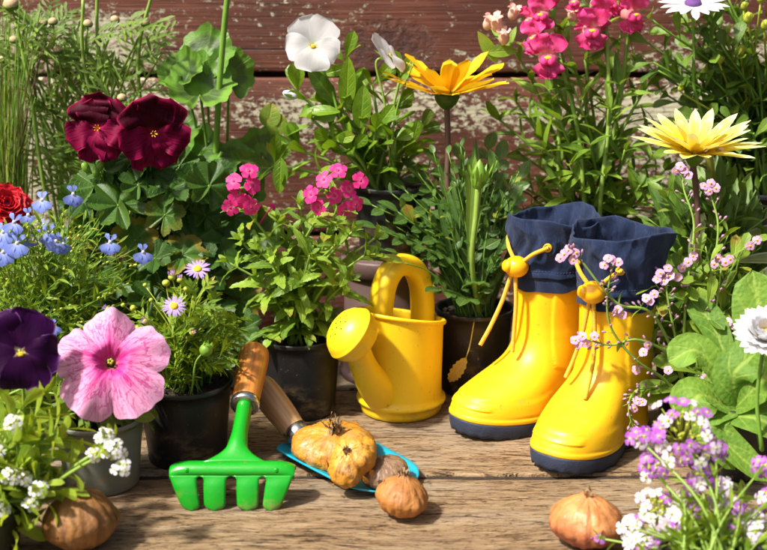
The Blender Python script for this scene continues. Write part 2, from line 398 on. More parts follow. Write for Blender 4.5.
# hard things
def rubber(name, col, rough, nsc=45, bumps=.08, scuff=None, sss=0.0, coat=.0, dusty=0):
    s = NT(name); co = s.coord(); nz = s.noise(co, nsc, 4)
    c = s.mix(nz, tuple(x * .93 for x in col), tuple(min(1, x * 1.05) for x in col))
    if dusty:
        du = s.math('MULTIPLY', s.rng(s.noise(s.scale(co, (1, 1, 1.6)), 38, 6, .72), .50, .68), s.rng(s.sep(co)[2], dusty, .012))
        c = s.mix(s.math('MULTIPLY', du, .45), c, (.30, .20, .09))
        sp2 = s.rng(s.noise(co, 240, 2), .69, .73); c = s.mix(s.math('MULTIPLY', sp2, .4), c, (.22, .13, .04))
    if scuff:
        sm = s.rng(s.noise(s.scale(co, (1, 1, 2.2)), 55, 6, .7), .56, .72)
        c = s.mix(s.math('MULTIPLY', sm, .35), c, scuff)
        fine = s.rng(s.noise(co, 420, 3), .64, .70); c = s.mix(s.math('MULTIPLY', fine, .3), c, tuple(x * .55 for x in col))
    rg = s.math('MULTIPLY_ADD', s.noise(co, 70, 5, .65), .28, rough - .12)
    nr = s.bump(s.math('ADD', s.noise(co, 900, 2), s.math('MULTIPLY', s.noise(co, 38, 3), 4)), bumps, .001)
    return s.done(s.pbr(c, rg, nr, coat=coat, sss=sss))
M['boot'] = rubber('yellow_rubber', (.85, .485, .006), .42, dusty=.07, scuff=(.74, .40, .01), sss=.12)
M['can'] = rubber('yellow_plastic', (.86, .575, .010), .38, dusty=.018, scuff=(.80, .51, .012), sss=.15)
M['cord'] = None
M['toggle'] = rubber('orange_yellow_plastic', (.84, .42, .006), .30, sss=.1)
M['sole'] = rubber('navy_rubber', (.022, .032, .062), .62, 300, .5, scuff=(.07, .08, .11))
M['blackpot'] = rubber('black_pot_plastic', (.010, .010, .011), .44, 60, .18, dusty=.05, scuff=(.035, .032, .03))
M['greypot'] = rubber('grey_green_pot_plastic', (.17, .19, .155), .5, 60, .12, dusty=.05, scuff=(.30, .28, .22))
M['mauvepot'] = rubber('mauve_pot_plastic', (.10, .060, .053), .5, 60, .12, scuff=(.22, .15, .13))
M['rakegreen'] = rubber('green_enamel', (.006, .30, .012), .28, 50, .10, coat=.35, dusty=.02)
M['blue'] = rubber('turquoise_enamel', (.004, .30, .42), .34, 60, .10, scuff=(.02, .22, .30), coat=.2)
M['steel'] = plain('bright_steel', (.55, .55, .56), .28, .12, 300, .15, metal=1.0)
def cord_mat():
    s = NT('yellow_cord'); u, v, _ = s.sep(s.coord('UV'))
    k = s.math('SINE', s.math('ADD', s.math('MULTIPLY', v, 2 * pi * 7.5), s.math('MULTIPLY', u, 4 * pi)))
    c = s.mix(s.rng(k, -1, -.2), (.74, .38, .01), (.86, .50, .015))
    return s.done(s.pbr(c, .65, s.bump(k, .6, .0006), sheen=.2))
M['cord'] = cord_mat()
def cloth_mat():
    s = NT('navy_canvas'); u, v, _ = s.sep(s.coord('UV')); co = s.coord()
    wv = s.math('MULTIPLY', s.math('SINE', s.math('MULTIPLY', u, 2 * pi * 230)), s.math('SINE', s.math('MULTIPLY', v, 2 * pi * 95)))
    nz = s.noise(co, 60, 5, .65)
    c = s.mix(nz, (.007, .015, .046), (.020, .037, .095))
    c = s.mix(s.math('MULTIPLY', s.rng(s.noise(co, 500, 3), .58, .75), .4), c, (.035, .05, .11))
    fold = s.noise(s.scale(co, (1, 1, .45)), 75, 4, .55, .8)
    h = s.math('ADD', s.math('MULTIPLY', wv, .35), s.math('MULTIPLY', s.math('ABSOLUTE', s.math('SUBTRACT', fold, .5)), 9))
    c = s.mix(s.math('MULTIPLY', s.rng(s.math('ABSOLUTE', s.math('SUBTRACT', fold, .5)), .03, .0), .35), c, (.05, .07, .13))
    return s.done(s.pbr(c, .82, s.bump(h, .5, .0012), spec=.2, sheen=.06))
M['cloth'] = cloth_mat()
def handle_mat(name, a, b, rough):
    s = NT(name); u, v, _ = s.sep(s.coord('UV'))
    th = s.math('MULTIPLY', u, 2 * pi)
    vec = s.comb(s.math('MULTIPLY', s.math('COSINE', th), 1.6), s.math('MULTIPLY', s.math('SINE', th), 1.6), s.math('MULTIPLY', v, .22))
    n1 = s.noise(vec, 3.0, 4, .6, .6); n2 = s.noise(s.scale(vec, (9, 9, 1.6)), 2.4, 4, .7)
    c = s.mix(s.rng(n1, .3, .7), a, b)
    c = s.mix(s.math('MULTIPLY', s.rng(n2, .56, .68), .5), c, tuple(x * .42 for x in a))
    return s.done(s.pbr(c, s.math('MULTIPLY_ADD', n1, .2, rough - .1), s.bump(n2, .25, .0006), coat=.15))
M['woodA'] = handle_mat('varnished_orange_wood', (.44, .14, .022), (.64, .27, .055), .36)
M['woodB'] = handle_mat('worn_tan_wood', (.36, .20, .085), (.54, .34, .17), .5)
def soil_mat():
    s = NT('potting_soil'); co = s.coord()
    c = s.ramp(s.noise(co, 330, 4, .7), [(.3, (.012, .008, .005)), (.6, (.05, .03, .018)), (.8, (.12, .08, .05))])
    return s.done(s.pbr(c, .9, s.bump(s.noise(co, 260, 5, .75), 1.0, .004)))
M['soil'] = soil_mat()
def bulb_mat(name, a, b, streak, low=None, patch=None, rough=.5, ns=26, coat=.1, cells=0):
    s = NT(name); u, v, _ = s.sep(s.coord('UV')); co = s.coord(); th = s.math('MULTIPLY', u, 2 * pi)
    vec = s.comb(s.math('COSINE', th), s.math('SINE', th), s.math('MULTIPLY', v, .35))
    n1 = s.noise(vec, ns / 6.0, 5, .65, .3); n2 = s.noise(co, 55, 5, .65)
    c = s.mix(s.rng(n2, .3, .7), a, b)
    c = s.mix(s.math('MULTIPLY', s.rng(n1, .52, .66), .7), c, streak)
    if low: c = s.mix(s.math('MULTIPLY', s.rng(s.math('ADD', v, s.math('MULTIPLY_ADD', n1, .3, -.15)), .66, .22), .85), c, low)
    if patch:
        n3 = s.noise(co, 70, 6, .7); c = s.mix(s.math('MULTIPLY', s.rng(n3, .53, .60), .85), c, patch)
    if cells:
        vd = s.voro(s.math_vec(co, s.noise(co, 110, 4, col=True), .016), cells, 'DISTANCE_TO_EDGE'); c = s.mix(s.math('MULTIPLY', s.rng(vd, .055, .0), s.rng(n2, .35, .6)), c, (.25, .10, .02))
    dk = s.rng(s.noise(co, 140, 5, .7), .66, .72); c = s.mix(s.math('MULTIPLY', dk, .7), c, (.09, .045, .015))
    h = s.math('ADD', s.math('MULTIPLY', n1, 1.0), s.noise(co, 300, 3))
    return s.done(s.pbr(c, s.math('MULTIPLY_ADD', n2, .3, rough - .15), s.bump(h, .55, .0014), coat=coat))
M['bulb_y'] = bulb_mat('yellow_corm_flesh', (.38, .145, .008), (.58, .265, .018), (.20, .065, .006), patch=(.38, .22, .075), cells=75)
M['bulb_y2'] = bulb_mat('flaky_corm_skin', (.42, .18, .014), (.60, .30, .03), (.24, .09, .01), patch=(.34, .18, .06), cells=90)
M['bulb_o'] = bulb_mat('orange_bulb_skin', (.27, .10, .022), (.41, .18, .045), (.11, .036, .010), low=(.45, .17, .025), rough=.58, coat=.03)
M['bulb_b'] = bulb_mat('grey_brown_corm_skin', (.17, .095, .05), (.30, .19, .105), (.10, .05, .025), low=(.10, .06, .035), coat=.03)
M['bulb_s'] = bulb_mat('pink_shallot_skin', (.36, .13, .040), (.54, .26, .085), (.20, .04, .022), low=(.26, .040, .032), coat=.12, rough=.46)
M['bulb_d'] = bulb_mat('brown_bulb_skin', (.16, .065, .016), (.28, .13, .032), (.10, .035, .012), coat=.05, rough=.6)

def table_mat():
    s = NT('weathered_table_wood'); co = s.coord(); x, y, z = s.sep(co); pl = s.attr('tint')
    base = s.comb(x, y, s.math('MULTIPLY', pl, 3.7))
    warp = s.math('MULTIPLY_ADD', s.noise(s.scale(base, (6, 16, 1)), 1.0, 3, .5), .022, -.011)
    yy = s.math('ADD', y, warp); vec = s.comb(x, yy, s.math('MULTIPLY', pl, 3.7))
    g1 = s.noise(s.scale(vec, (24, 200, 1)), 1.0, 8, .74, .4)
    g2 = s.noise(s.scale(vec, (125, 640, 1)), 1.0, 6, .74)
    g3 = s.noise(s.scale(vec, (240, 1300, 1)), 1.0, 5, .7)
    big = s.noise(s.scale(vec, (3.5, 11, 1)), 1.0, 4, .6)
    c = s.ramp(g1, [(.30, (.09, .052, .026)), (.42, (.26, .160, .080)), (.54, (.40, .272, .150)), (.72, (.52, .40, .25))])
    c = s.mix(s.math('MULTIPLY', s.rng(g2, .53, .62), .9), c, (.075, .042, .024))
    c = s.mix(s.math('MULTIPLY', s.rng(g2, .45, .34), .6), c, (.50, .375, .23))
    c = s.mix(s.math('MULTIPLY', s.rng(big, .52, .72), .55), c, (.24, .155, .095))
    c = s.mix(s.math('MULTIPLY', s.rng(big, .50, .30), .6), c, (.40, .345, .27))
    crack = s.math('MULTIPLY', s.rng(g1, .42, .34), s.rng(g3, .42, .52))
    dash = s.rng(s.noise(s.scale(vec, (75, 330, 1), (.3, .1, 2)), 1.0, 4, .65, .2), .60, .68)
    c = s.mix(s.math('MULTIPLY', dash, .8), c, (.055, .03, .016))
    c = s.mix(s.math('MULTIPLY', s.rng(s.noise(s.scale(vec, (60, 280, 1), (.8, .4, 6)), 1.0, 4, .65), .60, .70), .6), c, (.52, .40, .25))
    c = s.mix(s.math('MULTIPLY', crack, .9), c, (.025, .014, .008))
    knot = s.rng(s.noise(s.scale(vec, (11, 26, 1), (.7, .2, 0)), 1.0, 3, .6), .69, .76)
    c = s.mix(s.math('MULTIPLY', knot, .8), c, (.05, .028, .016))
    h = s.math('ADD', s.math('MULTIPLY', g1, 1.3), s.math('ADD', s.math('MULTIPLY', g2, .9), s.math('MULTIPLY_ADD', g3, .3, s.math('ADD', s.math('MULTIPLY', crack, -1.2), s.math('MULTIPLY', dash, -.9)))))
    return s.done(s.pbr(c, .78, s.bump(h, .9, .0034), spec=.2))
M['table'] = table_mat()
def wall_mat():
    s = NT('chipped_red_brown_paint'); co = s.coord(); x, y, z = s.sep(co); pl = s.attr('tint')
    vec = s.comb(x, s.math('MULTIPLY', pl, 2.3), z)
    gr = s.noise(s.scale(vec, (6, 1, 260)), 1.0, 5, .65, .3)
    gr2 = s.noise(s.scale(vec, (22, 1, 700)), 1.0, 4, .6)
    soft = s.noise(vec, 9, 4, .6)
    c = s.mix(s.rng(soft, .3, .7), (.080, .025, .015), (.158, .052, .030))
    c = s.mix(s.math('MULTIPLY', s.rng(gr, .55, .72), .55), c, (.07, .022, .018))
    c = s.mix(s.math('MULTIPLY', s.rng(gr2, .58, .7), .35), c, (.29, .13, .09))
    # chipped flecks: fine, lengthwise, in patches
    fl = s.noise(s.scale(vec, (115, 1, 200)), 1.0, 8, .78, .2)
    patch = s.noise(s.scale(vec, (7, 1, 18), (3.1, 0, 1.7)), 1.0, 3, .6)
    low = s.rng(z, .290, .255)                                                  # the lower board has lost far more paint
    band = s.math('MULTIPLY', s.rng(z, .225, .245), low)
    rt = s.math('MULTIPLY', s.rng(x, .20, .33), s.rng(z, .37, .33))
    lt = s.math('MULTIPLY', s.rng(x, -.20, -.30), s.rng(z, .372, .352))
    bias = s.math('ADD', s.math('MULTIPLY', patch, .36), s.math('ADD', s.math('MULTIPLY', band, .085), s.math('ADD', s.math('MULTIPLY', low, .03), s.math('MULTIPLY', s.math('MAXIMUM', rt, lt), .10))))
    chip = s.rng(s.math('ADD', fl, bias), .778, .798)
    pale = s.mix(s.noise(vec, 60, 3), (.46, .43, .29), (.64, .61, .46))
    pale = s.mix(s.math('MULTIPLY', s.rng(gr2, .5, .65), .5), pale, (.22, .15, .10))
    c = s.mix(chip, c, pale)
    crack = s.rng(s.math('ABSOLUTE', s.math('SUBTRACT', s.math('ADD', z, s.math('MULTIPLY_ADD', soft, .004, -.002)), .3225)), .0012, .0003)
    crack = s.math('MULTIPLY', crack, s.math('MULTIPLY', s.rng(x, -.245, -.23), s.rng(x, -.03, -.06)))
    c = s.mix(s.math('MULTIPLY', crack, .9), c, (.012, .006, .005))
    # gouged knot under the white flower's right
    dx = s.math('SUBTRACT', x, .005); dz = s.math('SUBTRACT', z, .325)
    dd = s.math('SQRT', s.math('ADD', s.math('MULTIPLY', s.math('MULTIPLY', dx, dx), .3), s.math('MULTIPLY', dz, dz)))
    kn = s.math('MULTIPLY', s.rng(dd, .036, .010), s.rng(s.noise(vec, 120, 5, .75), .42, .6))
    c = s.mix(s.math('MULTIPLY', kn, .8), c, (.055, .02, .016))
    h = s.math('ADD', s.math('MULTIPLY', gr, 1.0), s.math('ADD', s.math('MULTIPLY', chip, -1.4), s.math('ADD', s.math('MULTIPLY', kn, -3.0), s.math('ADD', s.math('MULTIPLY', crack, -3), s.math('MULTIPLY', gr2, .4)))))
    return s.done(s.pbr(c, s.math('MULTIPLY_ADD', chip, .25, .55), s.bump(h, .7, .002), spec=.35))
M['wall'] = wall_mat()
# ------------------------------------------------------------------ table and wall
def plank(mb, x0, x1, y0, y1, z0, z1, tint, rg, bev=.18, along_wall=False, nx=120, cup=0.0):
    """one board lengthwise in x, slightly wavy edges, rounded arrises"""
    prof = [(0, 0), (0, 1 - 0), (1, 1), (1, 0)]
    rows = []; uvs = []
    ph = [rg.uniform(0, 6) for _ in range(8)]
    for i in range(nx + 1):
        x = x0 + (x1 - x0) * i / nx
        wob = lambda k: .07 * sin(x * .35 + ph[k]) + .05 * sin(x * 1.13 + ph[k + 1]) + .03 * sin(x * 2.9 + ph[k + 2])
        a = y0 + wob(0); b = y1 + wob(3); zz = z1 + .04 * sin(x * .21 + ph[6])
        sec = [(a, z0), (a, zz - bev * 1.6), (a + bev * .3, zz - bev * .5), (a + bev, zz - .03), (a + bev * 3, zz),
               (b - 3.5, zz), (b - bev * 1.5, zz + cup), (b - bev * .3, zz + cup - bev * .4), (b, zz + cup - bev * 1.6), (b, z0)]
        rows.append([V((x, p, q)) if not along_wall else V((x, q, p)) for p, q in sec]); uvs.append([(x, k / 9) for k in range(10)])
    mb.grid(rows, uvs, tint)
    n = len(mb.v)
    mb.add([rows[0][k] for k in range(10)], uvs[0], [tuple(range(10))], tint)
    mb.add([rows[-1][k] for k in range(10)], uvs[-1], [tuple(range(9, -1, -1))], tint)
rg = random.Random(5)
mb = MB()
for k, (a, b) in enumerate([(52, 70.0), (70.7, 91.0), (92.1, 112.0), (112.7, 131.5)]):
    plank(mb, -95, 95, a, b, -4.6, 0.0, .13 + .29 * k, rg)
for xb in (-70, 70):
    for (a, b, q) in ((50, 131, -5.6),):
        vs = [V((xb + sx, yy, zz)) for sx in (-3, 3) for yy in (a, b) for zz in (q - 3, -5.93)]
        mb.add(vs, [(0, 0)] * 8, [(0, 1, 3, 2), (4, 6, 7, 5), (0, 4, 5, 1), (2, 3, 7, 6), (0, 2, 6, 4), (1, 5, 7, 3)], .8)
# the deck under the boards closes the gaps
vs = [V((sx, yy, zz)) for sx in (-94, 94) for yy in (52.5, 131) for zz in (-5.9, -4.63)]
mb.add(vs, [(0, 0)] * 8, [(0, 1, 3, 2), (4, 6, 7, 5), (0, 4, 5, 1), (2, 3, 7, 6), (0, 2, 6, 4), (1, 5, 7, 3)], .8)
table = tag(mb.build('wooden_table', M['table'], smooth=True, loc=(0, 92, 0)), 'weathered wooden plank table top carrying the boots, tools and pots', 'table')
# dark soil-coloured strips added between the boards to stand in for gap shade
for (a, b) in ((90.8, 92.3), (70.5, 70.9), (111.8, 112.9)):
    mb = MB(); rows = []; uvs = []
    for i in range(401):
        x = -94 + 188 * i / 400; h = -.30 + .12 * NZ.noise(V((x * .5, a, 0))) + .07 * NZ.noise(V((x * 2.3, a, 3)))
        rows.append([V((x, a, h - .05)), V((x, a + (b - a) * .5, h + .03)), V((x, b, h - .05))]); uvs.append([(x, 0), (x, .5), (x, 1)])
    mb.grid(rows, uvs); mb.build('gap_shade_strip', M['soil'], table)
mb = MB()
for k, (a, b) in enumerate([(-12, 10.9), (11.45, 29.15), (29.75, 49.5), (50.0, 68)]):
    sub = MB(); plank(sub, -120, 120, a, b, -2.6, 0.0, .1 + .27 * k, rg, bev=.22, along_wall=True)
    sub.v = [(x, 133 - y, z) for x, y, z in sub.v]
    mb.add(sub.v, sub.uv, sub.f, sub.t[0])
vs = [V((x, y, z)) for x in (-120, 120) for y in (135.7, 137) for z in (-12, 68)]
mb.add(vs, [(0, 0)] * 8, [(0, 1, 3, 2), (4, 6, 7, 5), (0, 4, 5, 1), (2, 3, 7, 6), (0, 2, 6, 4), (1, 5, 7, 3)], .5)
wall = tag(mb.build('wooden_wall', M['wall'], loc=(0, 133, 0)), 'old board wall with chipped red brown paint behind the plants', 'wall')

# ------------------------------------------------------------------ rubber boots
M['thread'] = plain('pale_navy_thread', (.05, .07, .14), .8, .2)
def make_boot(px, Y, phi, side, label, seed, toggle, eyes, ends):
    rg = random.Random(seed)
    base = V((wx(px, Y), Y, 0)); hd = V((-sin(phi), -cos(phi), 0)); lt = V((cos(phi), -sin(phi), 0))
    root = thing('rubber_boot', label, 'boot', base, 'yellow rubber boots')
    P = lambda u, v, z: base + hd * u + lt * v + V((0, 0, z))
    tab = [(0, 10.9, -4.0, 3.72), (1.5, 10.95, -4.0, 3.75), (2.2, 10.85, -3.9, 3.72), (3.0, 10.4, -3.8, 3.65), (3.7, 9.75, -3.75, 3.55), (4.4, 8.5, -3.7, 3.45), (5.2, 6.8, -3.65, 3.28),
           (6.0, 5.3, -3.55, 3.1), (6.8, 4.35, -3.5, 2.98), (7.8, 3.75, -3.42, 2.88), (8.8, 3.52, -3.36, 2.84), (10.5, 3.42, -3.36, 2.84), (13.9, 3.46, -3.46, 2.92), (14.6, 3.15, -3.1, 2.6), (16, 3.1, -3.05, 2.55)]
    N = 144
    def outline(z, grow=0.0, toe=True):
        f, b, w_ = curve1(tab, z); foot = 1 - sstep(3.0, 8.0, z)
        c = (f + b) / 2; h = (f - b) / 2; out = []
        for k in range(N):
            th = 2 * pi * k / N; cu, sv = cos(th), sin(th)
            u = c + (h + grow) * (abs(cu) ** .92) * (1 if cu > 0 else -1)
            q = (u + 3.9) / 14.8
            waist = 1 - foot * (.20 * exp(-((q - .36) / .16) ** 2) + .13 * exp(-((q - .03) / .16) ** 2))
            v = (w_ * waist + grow) * (abs(sv) ** .80) * (1 if sv > 0 else -1)
            v += side * foot * (.35 * sstep(.45, 1.0, q) - .25 * exp(-((q - .4) / .2) ** 2))
            out.append((u, v, th))
        return out
    spring = lambda u: .50 * max(0, (u - 5.3) / 5.4) ** 2
    # sole
    mb = MB(); rows = []; uvs = []
    def sole_row(z, g, tread=0.0):
        return [P(u, v, z + spring(u) + (tread if (int(k / 3) % 2) else 0)) for k, (u, v, th) in enumerate(outline(min(z, 1.5), g))]
    for z, g, tr in ((0.0, -1.2, 0), (0.02, -.25, 0), (0.02, -.02, .22), (.35, .03, .10), (.7, .07, 0), (1.25, .10, 0), (1.40, .06, 0), (1.42, -.25, 0)):
        rows.append(sole_row(z, g, tr)); uvs.append([(k / N, z) for k in range(N)])
    mb.grid(rows, uvs, closed=True)
    mb.add([r for r in rows[0]], uvs[0], [tuple(range(N - 1, -1, -1))])
    mb.build('sole', M['sole'], root)
    # upper
    mb = MB(); rows = []; uvs = []; nz = 110
    ztop = 15.8
    for i in range(nz + 1):
        t = i / nz; z = 1.36 + (ztop - 1.36) * (t ** 1.25)
        row = []; o = outline(z)
        for k, (u, v, th) in enumerate(o):
            cu = cos(th); front = sstep(.25, .75, cu)
            d = .11 * (sstep(1.36, 1.5, z) - sstep(1.75, 1.95, z)) - (.10 if i == 0 else 0)
            d += .10 * (sstep(2.55, 2.65, z) - sstep(2.95, 3.35, z)) * sstep(.74, .84, cu) * 1.2              # toe bumper lines
            d += .08 * (sstep(3.45, 3.55, z) - sstep(3.75, 4.1, z)) * sstep(.80, .90, cu) * 1.2
            sv = abs(sin(th))
            # foxing swell low on the side, and the raised ankle panel
            zl = 3.4 + 1.5 * sstep(5.5, -1.5, u) * sstep(-3.9, -1.0, u)
            d += .06 * sstep(zl + .25, zl - .25, z) * (1 - front) * sstep(1.9, 2.2, z)
            zb = 5.3 + .16 * (u - .2) ** 2
            inside = sstep(zb - .09, zb + .09, z) * sstep(2.2 + .07, 2.2 - .07, u) * sstep(-2.9, -2.6, u)
            d += .15 * inside * sstep(.35, .45, sv)
            d += .05 * sstep(8.5, 9.5, z) * (sin(z * 1.4 + 2 * cos(th + seed)) * .5)                     # soft dents of the leg
            if k == 0 and z > 4: d += .05
            nrm = V((cu, sin(th), 0)).normalized()
            p = P(u, v, z + spring(u) * sstep(6, 2, z)) + (hd * nrm.x + lt * nrm.y) * d
            row.append(p)
        rows.append(row); uvs.append([(k / N, z) for k in range(N)])
    mb.grid(rows, uvs, closed=True)
    mb.build('boot_upper', M['boot'], root)
    # canvas cuff: outside, over the rim, and down inside
    mb = MB(); rows = []; uvs = []; ph = [rg.uniform(0, 6) for _ in range(9)]
    N2 = 160; z0, z1 = 14.2, 19.35
    def cuff(t, th, inset):
        z = z0 + (z1 - z0) * t
        hu = 3.98 + .56 * sstep(.1, 1, t) - .12 * sstep(.0, .25, t) + inset
        hv = 3.42 + .80 * sstep(.1, 1, t) - .10 * sstep(.0, .25, t) + inset
        wr = .20 * sin(3 * th + ph[0] + 1.8 * t) * t + .10 * sin(7 * th + ph[1] - 4 * t) * (.25 + t * .75) + .075 * sin(13 * th + ph[2] + 6 * t) + .05 * sin(5 * th + 11 * t + ph[3])
        # gathers fanning from the drawstring at the front
        fr = exp(-((math.atan2(sin(th), cos(th))) / .8) ** 2); wr += fr * .13 * sin(17 * th + 3 * sin(6 * t + ph[4])) * sstep(1, .3, abs(t - .5) * 2)
        wr -= .20 * fr * exp(-((t - .45) / .22) ** 2)
        diag = .17 * sin(9 * t + 4 * th + ph[5]) * sin(2 * th + ph[6]); wr += diag * sstep(.05, .3, t)
        nn = NZ.noise(V((cos(th) * 2.2 + seed, sin(th) * 2.2, t * 2.6))); wr += .20 * nn * sstep(.0, .25, t)
        rd = 1 - abs(NZ.noise(V((cos(th) * 3.1 + seed * 2, sin(th) * 3.1 + t * 1.5, t * 1.8)))); wr += .16 * (rd ** 6) * sstep(.02, .2, t)
        wr += .07 * (1 - sstep(.06, .10, t))                                            # stitched hem
        zz = z + t * (.32 * sin(2 * th + ph[7]) + .14 * sin(5 * th + ph[8])) + (1 - t) * .07 * sin(6 * th + ph[3])
        return P(.02 + (hu + wr) * cos(th), (hv + wr) * sin(th), zz)
    for i in range(41):
        t = i / 40; rows.append([cuff(t, 2 * pi * k / N2, 0) for k in range(N2)]); uvs.append([(k / N2, t) for k in range(N2)])
    rows.append([cuff(1.012, 2 * pi * k / N2, -.07) for k in range(N2)]); uvs.append([(k / N2, 1.02) for k in range(N2)])
    for i in range(25):
        t = 1 - i / 24 * 1.25; rows.append([cuff(max(t, -.3), 2 * pi * k / N2, -.15) - V((0, 0, 0)) for k in range(N2)]); uvs.append([(k / N2, t) for k in range(N2)])
    rows.insert(0, [cuff(0, 2 * pi * k / N2, -.2) for k in range(N2)]); uvs.insert(0, uvs[0])
    mb.grid(rows, uvs, closed=True)
    # insole floor deep in the shaft
    c0 = P(0, 0, 12.4); mb.add([c0] + rows[-1], [(.5, .5)] * (N2 + 1), [(0, 1 + (k + 1) % N2, 1 + k) for k in range(N2)])
    cf = mb.build('cuff', M['cloth'], root)
    mb = MB()                                                                             # the two seams
    for th in (2.05 * -side, 3.5):
        tube(mb, [cuff(t / 20, th, .05) for t in range(21)], .055, sides=5)
    mb.build('seam', M['cloth'], cf)
    mb = MB()                                                                             # hem stitching
    for k in range(84):
        a0 = 2 * pi * k / 84; tube(mb, [cuff(.118, a0 + q * .022, .02) for q in (0, 1, 2)], .026, sides=4)
    mb.build('stitching', M['thread'], cf)
    # drawstring
    tg = P(*toggle); mb = MB()
    paths = []
    for (v, z, th) in eyes:
        e = cuff((z - z0) / (z1 - z0), th, .03); out = (e - P(0, 0, e.z - base.z)).normalized()
        paths.append([e - out * .3, e + out * .22, e.lerp(tg, .45) + out * .45 + V((0, 0, .25)), tg.lerp(e, .12), tg])
        eb = MB(); lathe(eb, e - out * .02, out, [(.20, 0), (.24, .12), (.36, .14), (.42, .05), (.40, -.02)], 16)
        eb.build('eyelet', M['toggle'], cf)
    for en in ends:
        paths.append([tg] + [P(*q) for q in en])
    for p in paths: tube(mb, spline(p, 9), .19, sides=8)
    for en in ends:
        a = P(*en[-1]); b = P(*en[-2]); d = (a - b).normalized(); tube(mb, [a - d * .8, a - d * .75, a + d * .05, a + d * .1], .20, .20, 8)
    cd = mb.build('drawstring', M['cord'], root)
    mb = MB(); ball(mb, tg, V((0, 0, 1)), 1.12, 1.95, 28, 16)
    tgo = mb.build('toggle', M['toggle'], root)
    mb = MB(); ax = (hd * .8 + lt * (-.45 if side > 0 else -.15) + V((0, 0, .15))).normalized()
    lathe(mb, tg + ax * .85, ax, [(.0, .50), (.28, .49), (.46, .43), (.55, .28), (.56, -.1)], 20)
    mb.build('toggle_button', M['toggle'], tgo)
    return root
make_boot(611, 99.8, R(42), 1, 'yellow rubber boot with navy cuff behind the pink forget me nots, nearer of the pair', 3,
          (4.35, 0.05, 14.6), [(-2.2, 17.0, R(-36)), (2.2, 16.7, R(34))],
          [[(4.4, -.25, 13.6), (4.35, -.75, 11), (4.75, -1.25, 8.6), (5.4, -1.6, 6.9)], [(4.4, .2, 13.6), (4.25, .35, 11), (4.6, .55, 8.6), (5.6, .75, 6.5), (6.1, .85, 5.75)]])
make_boot(548, 105.8, R(54), -1, 'yellow rubber boot with navy cuff between the watering can and the other boot', 8,
          (4.75, .1, 15.2), [(-2.4, 17.4, R(-50)), (2.4, 17.0, R(40))],
          [[(5.1, -.25, 14.2), (5.6, -.7, 12), (6.5, -1.2, 9.6), (7.3, -1.6, 7.9)], [(4.9, .2, 14.2), (4.9, .35, 12), (5.05, .4, 9.6), (5.3, .5, 7.4)]])

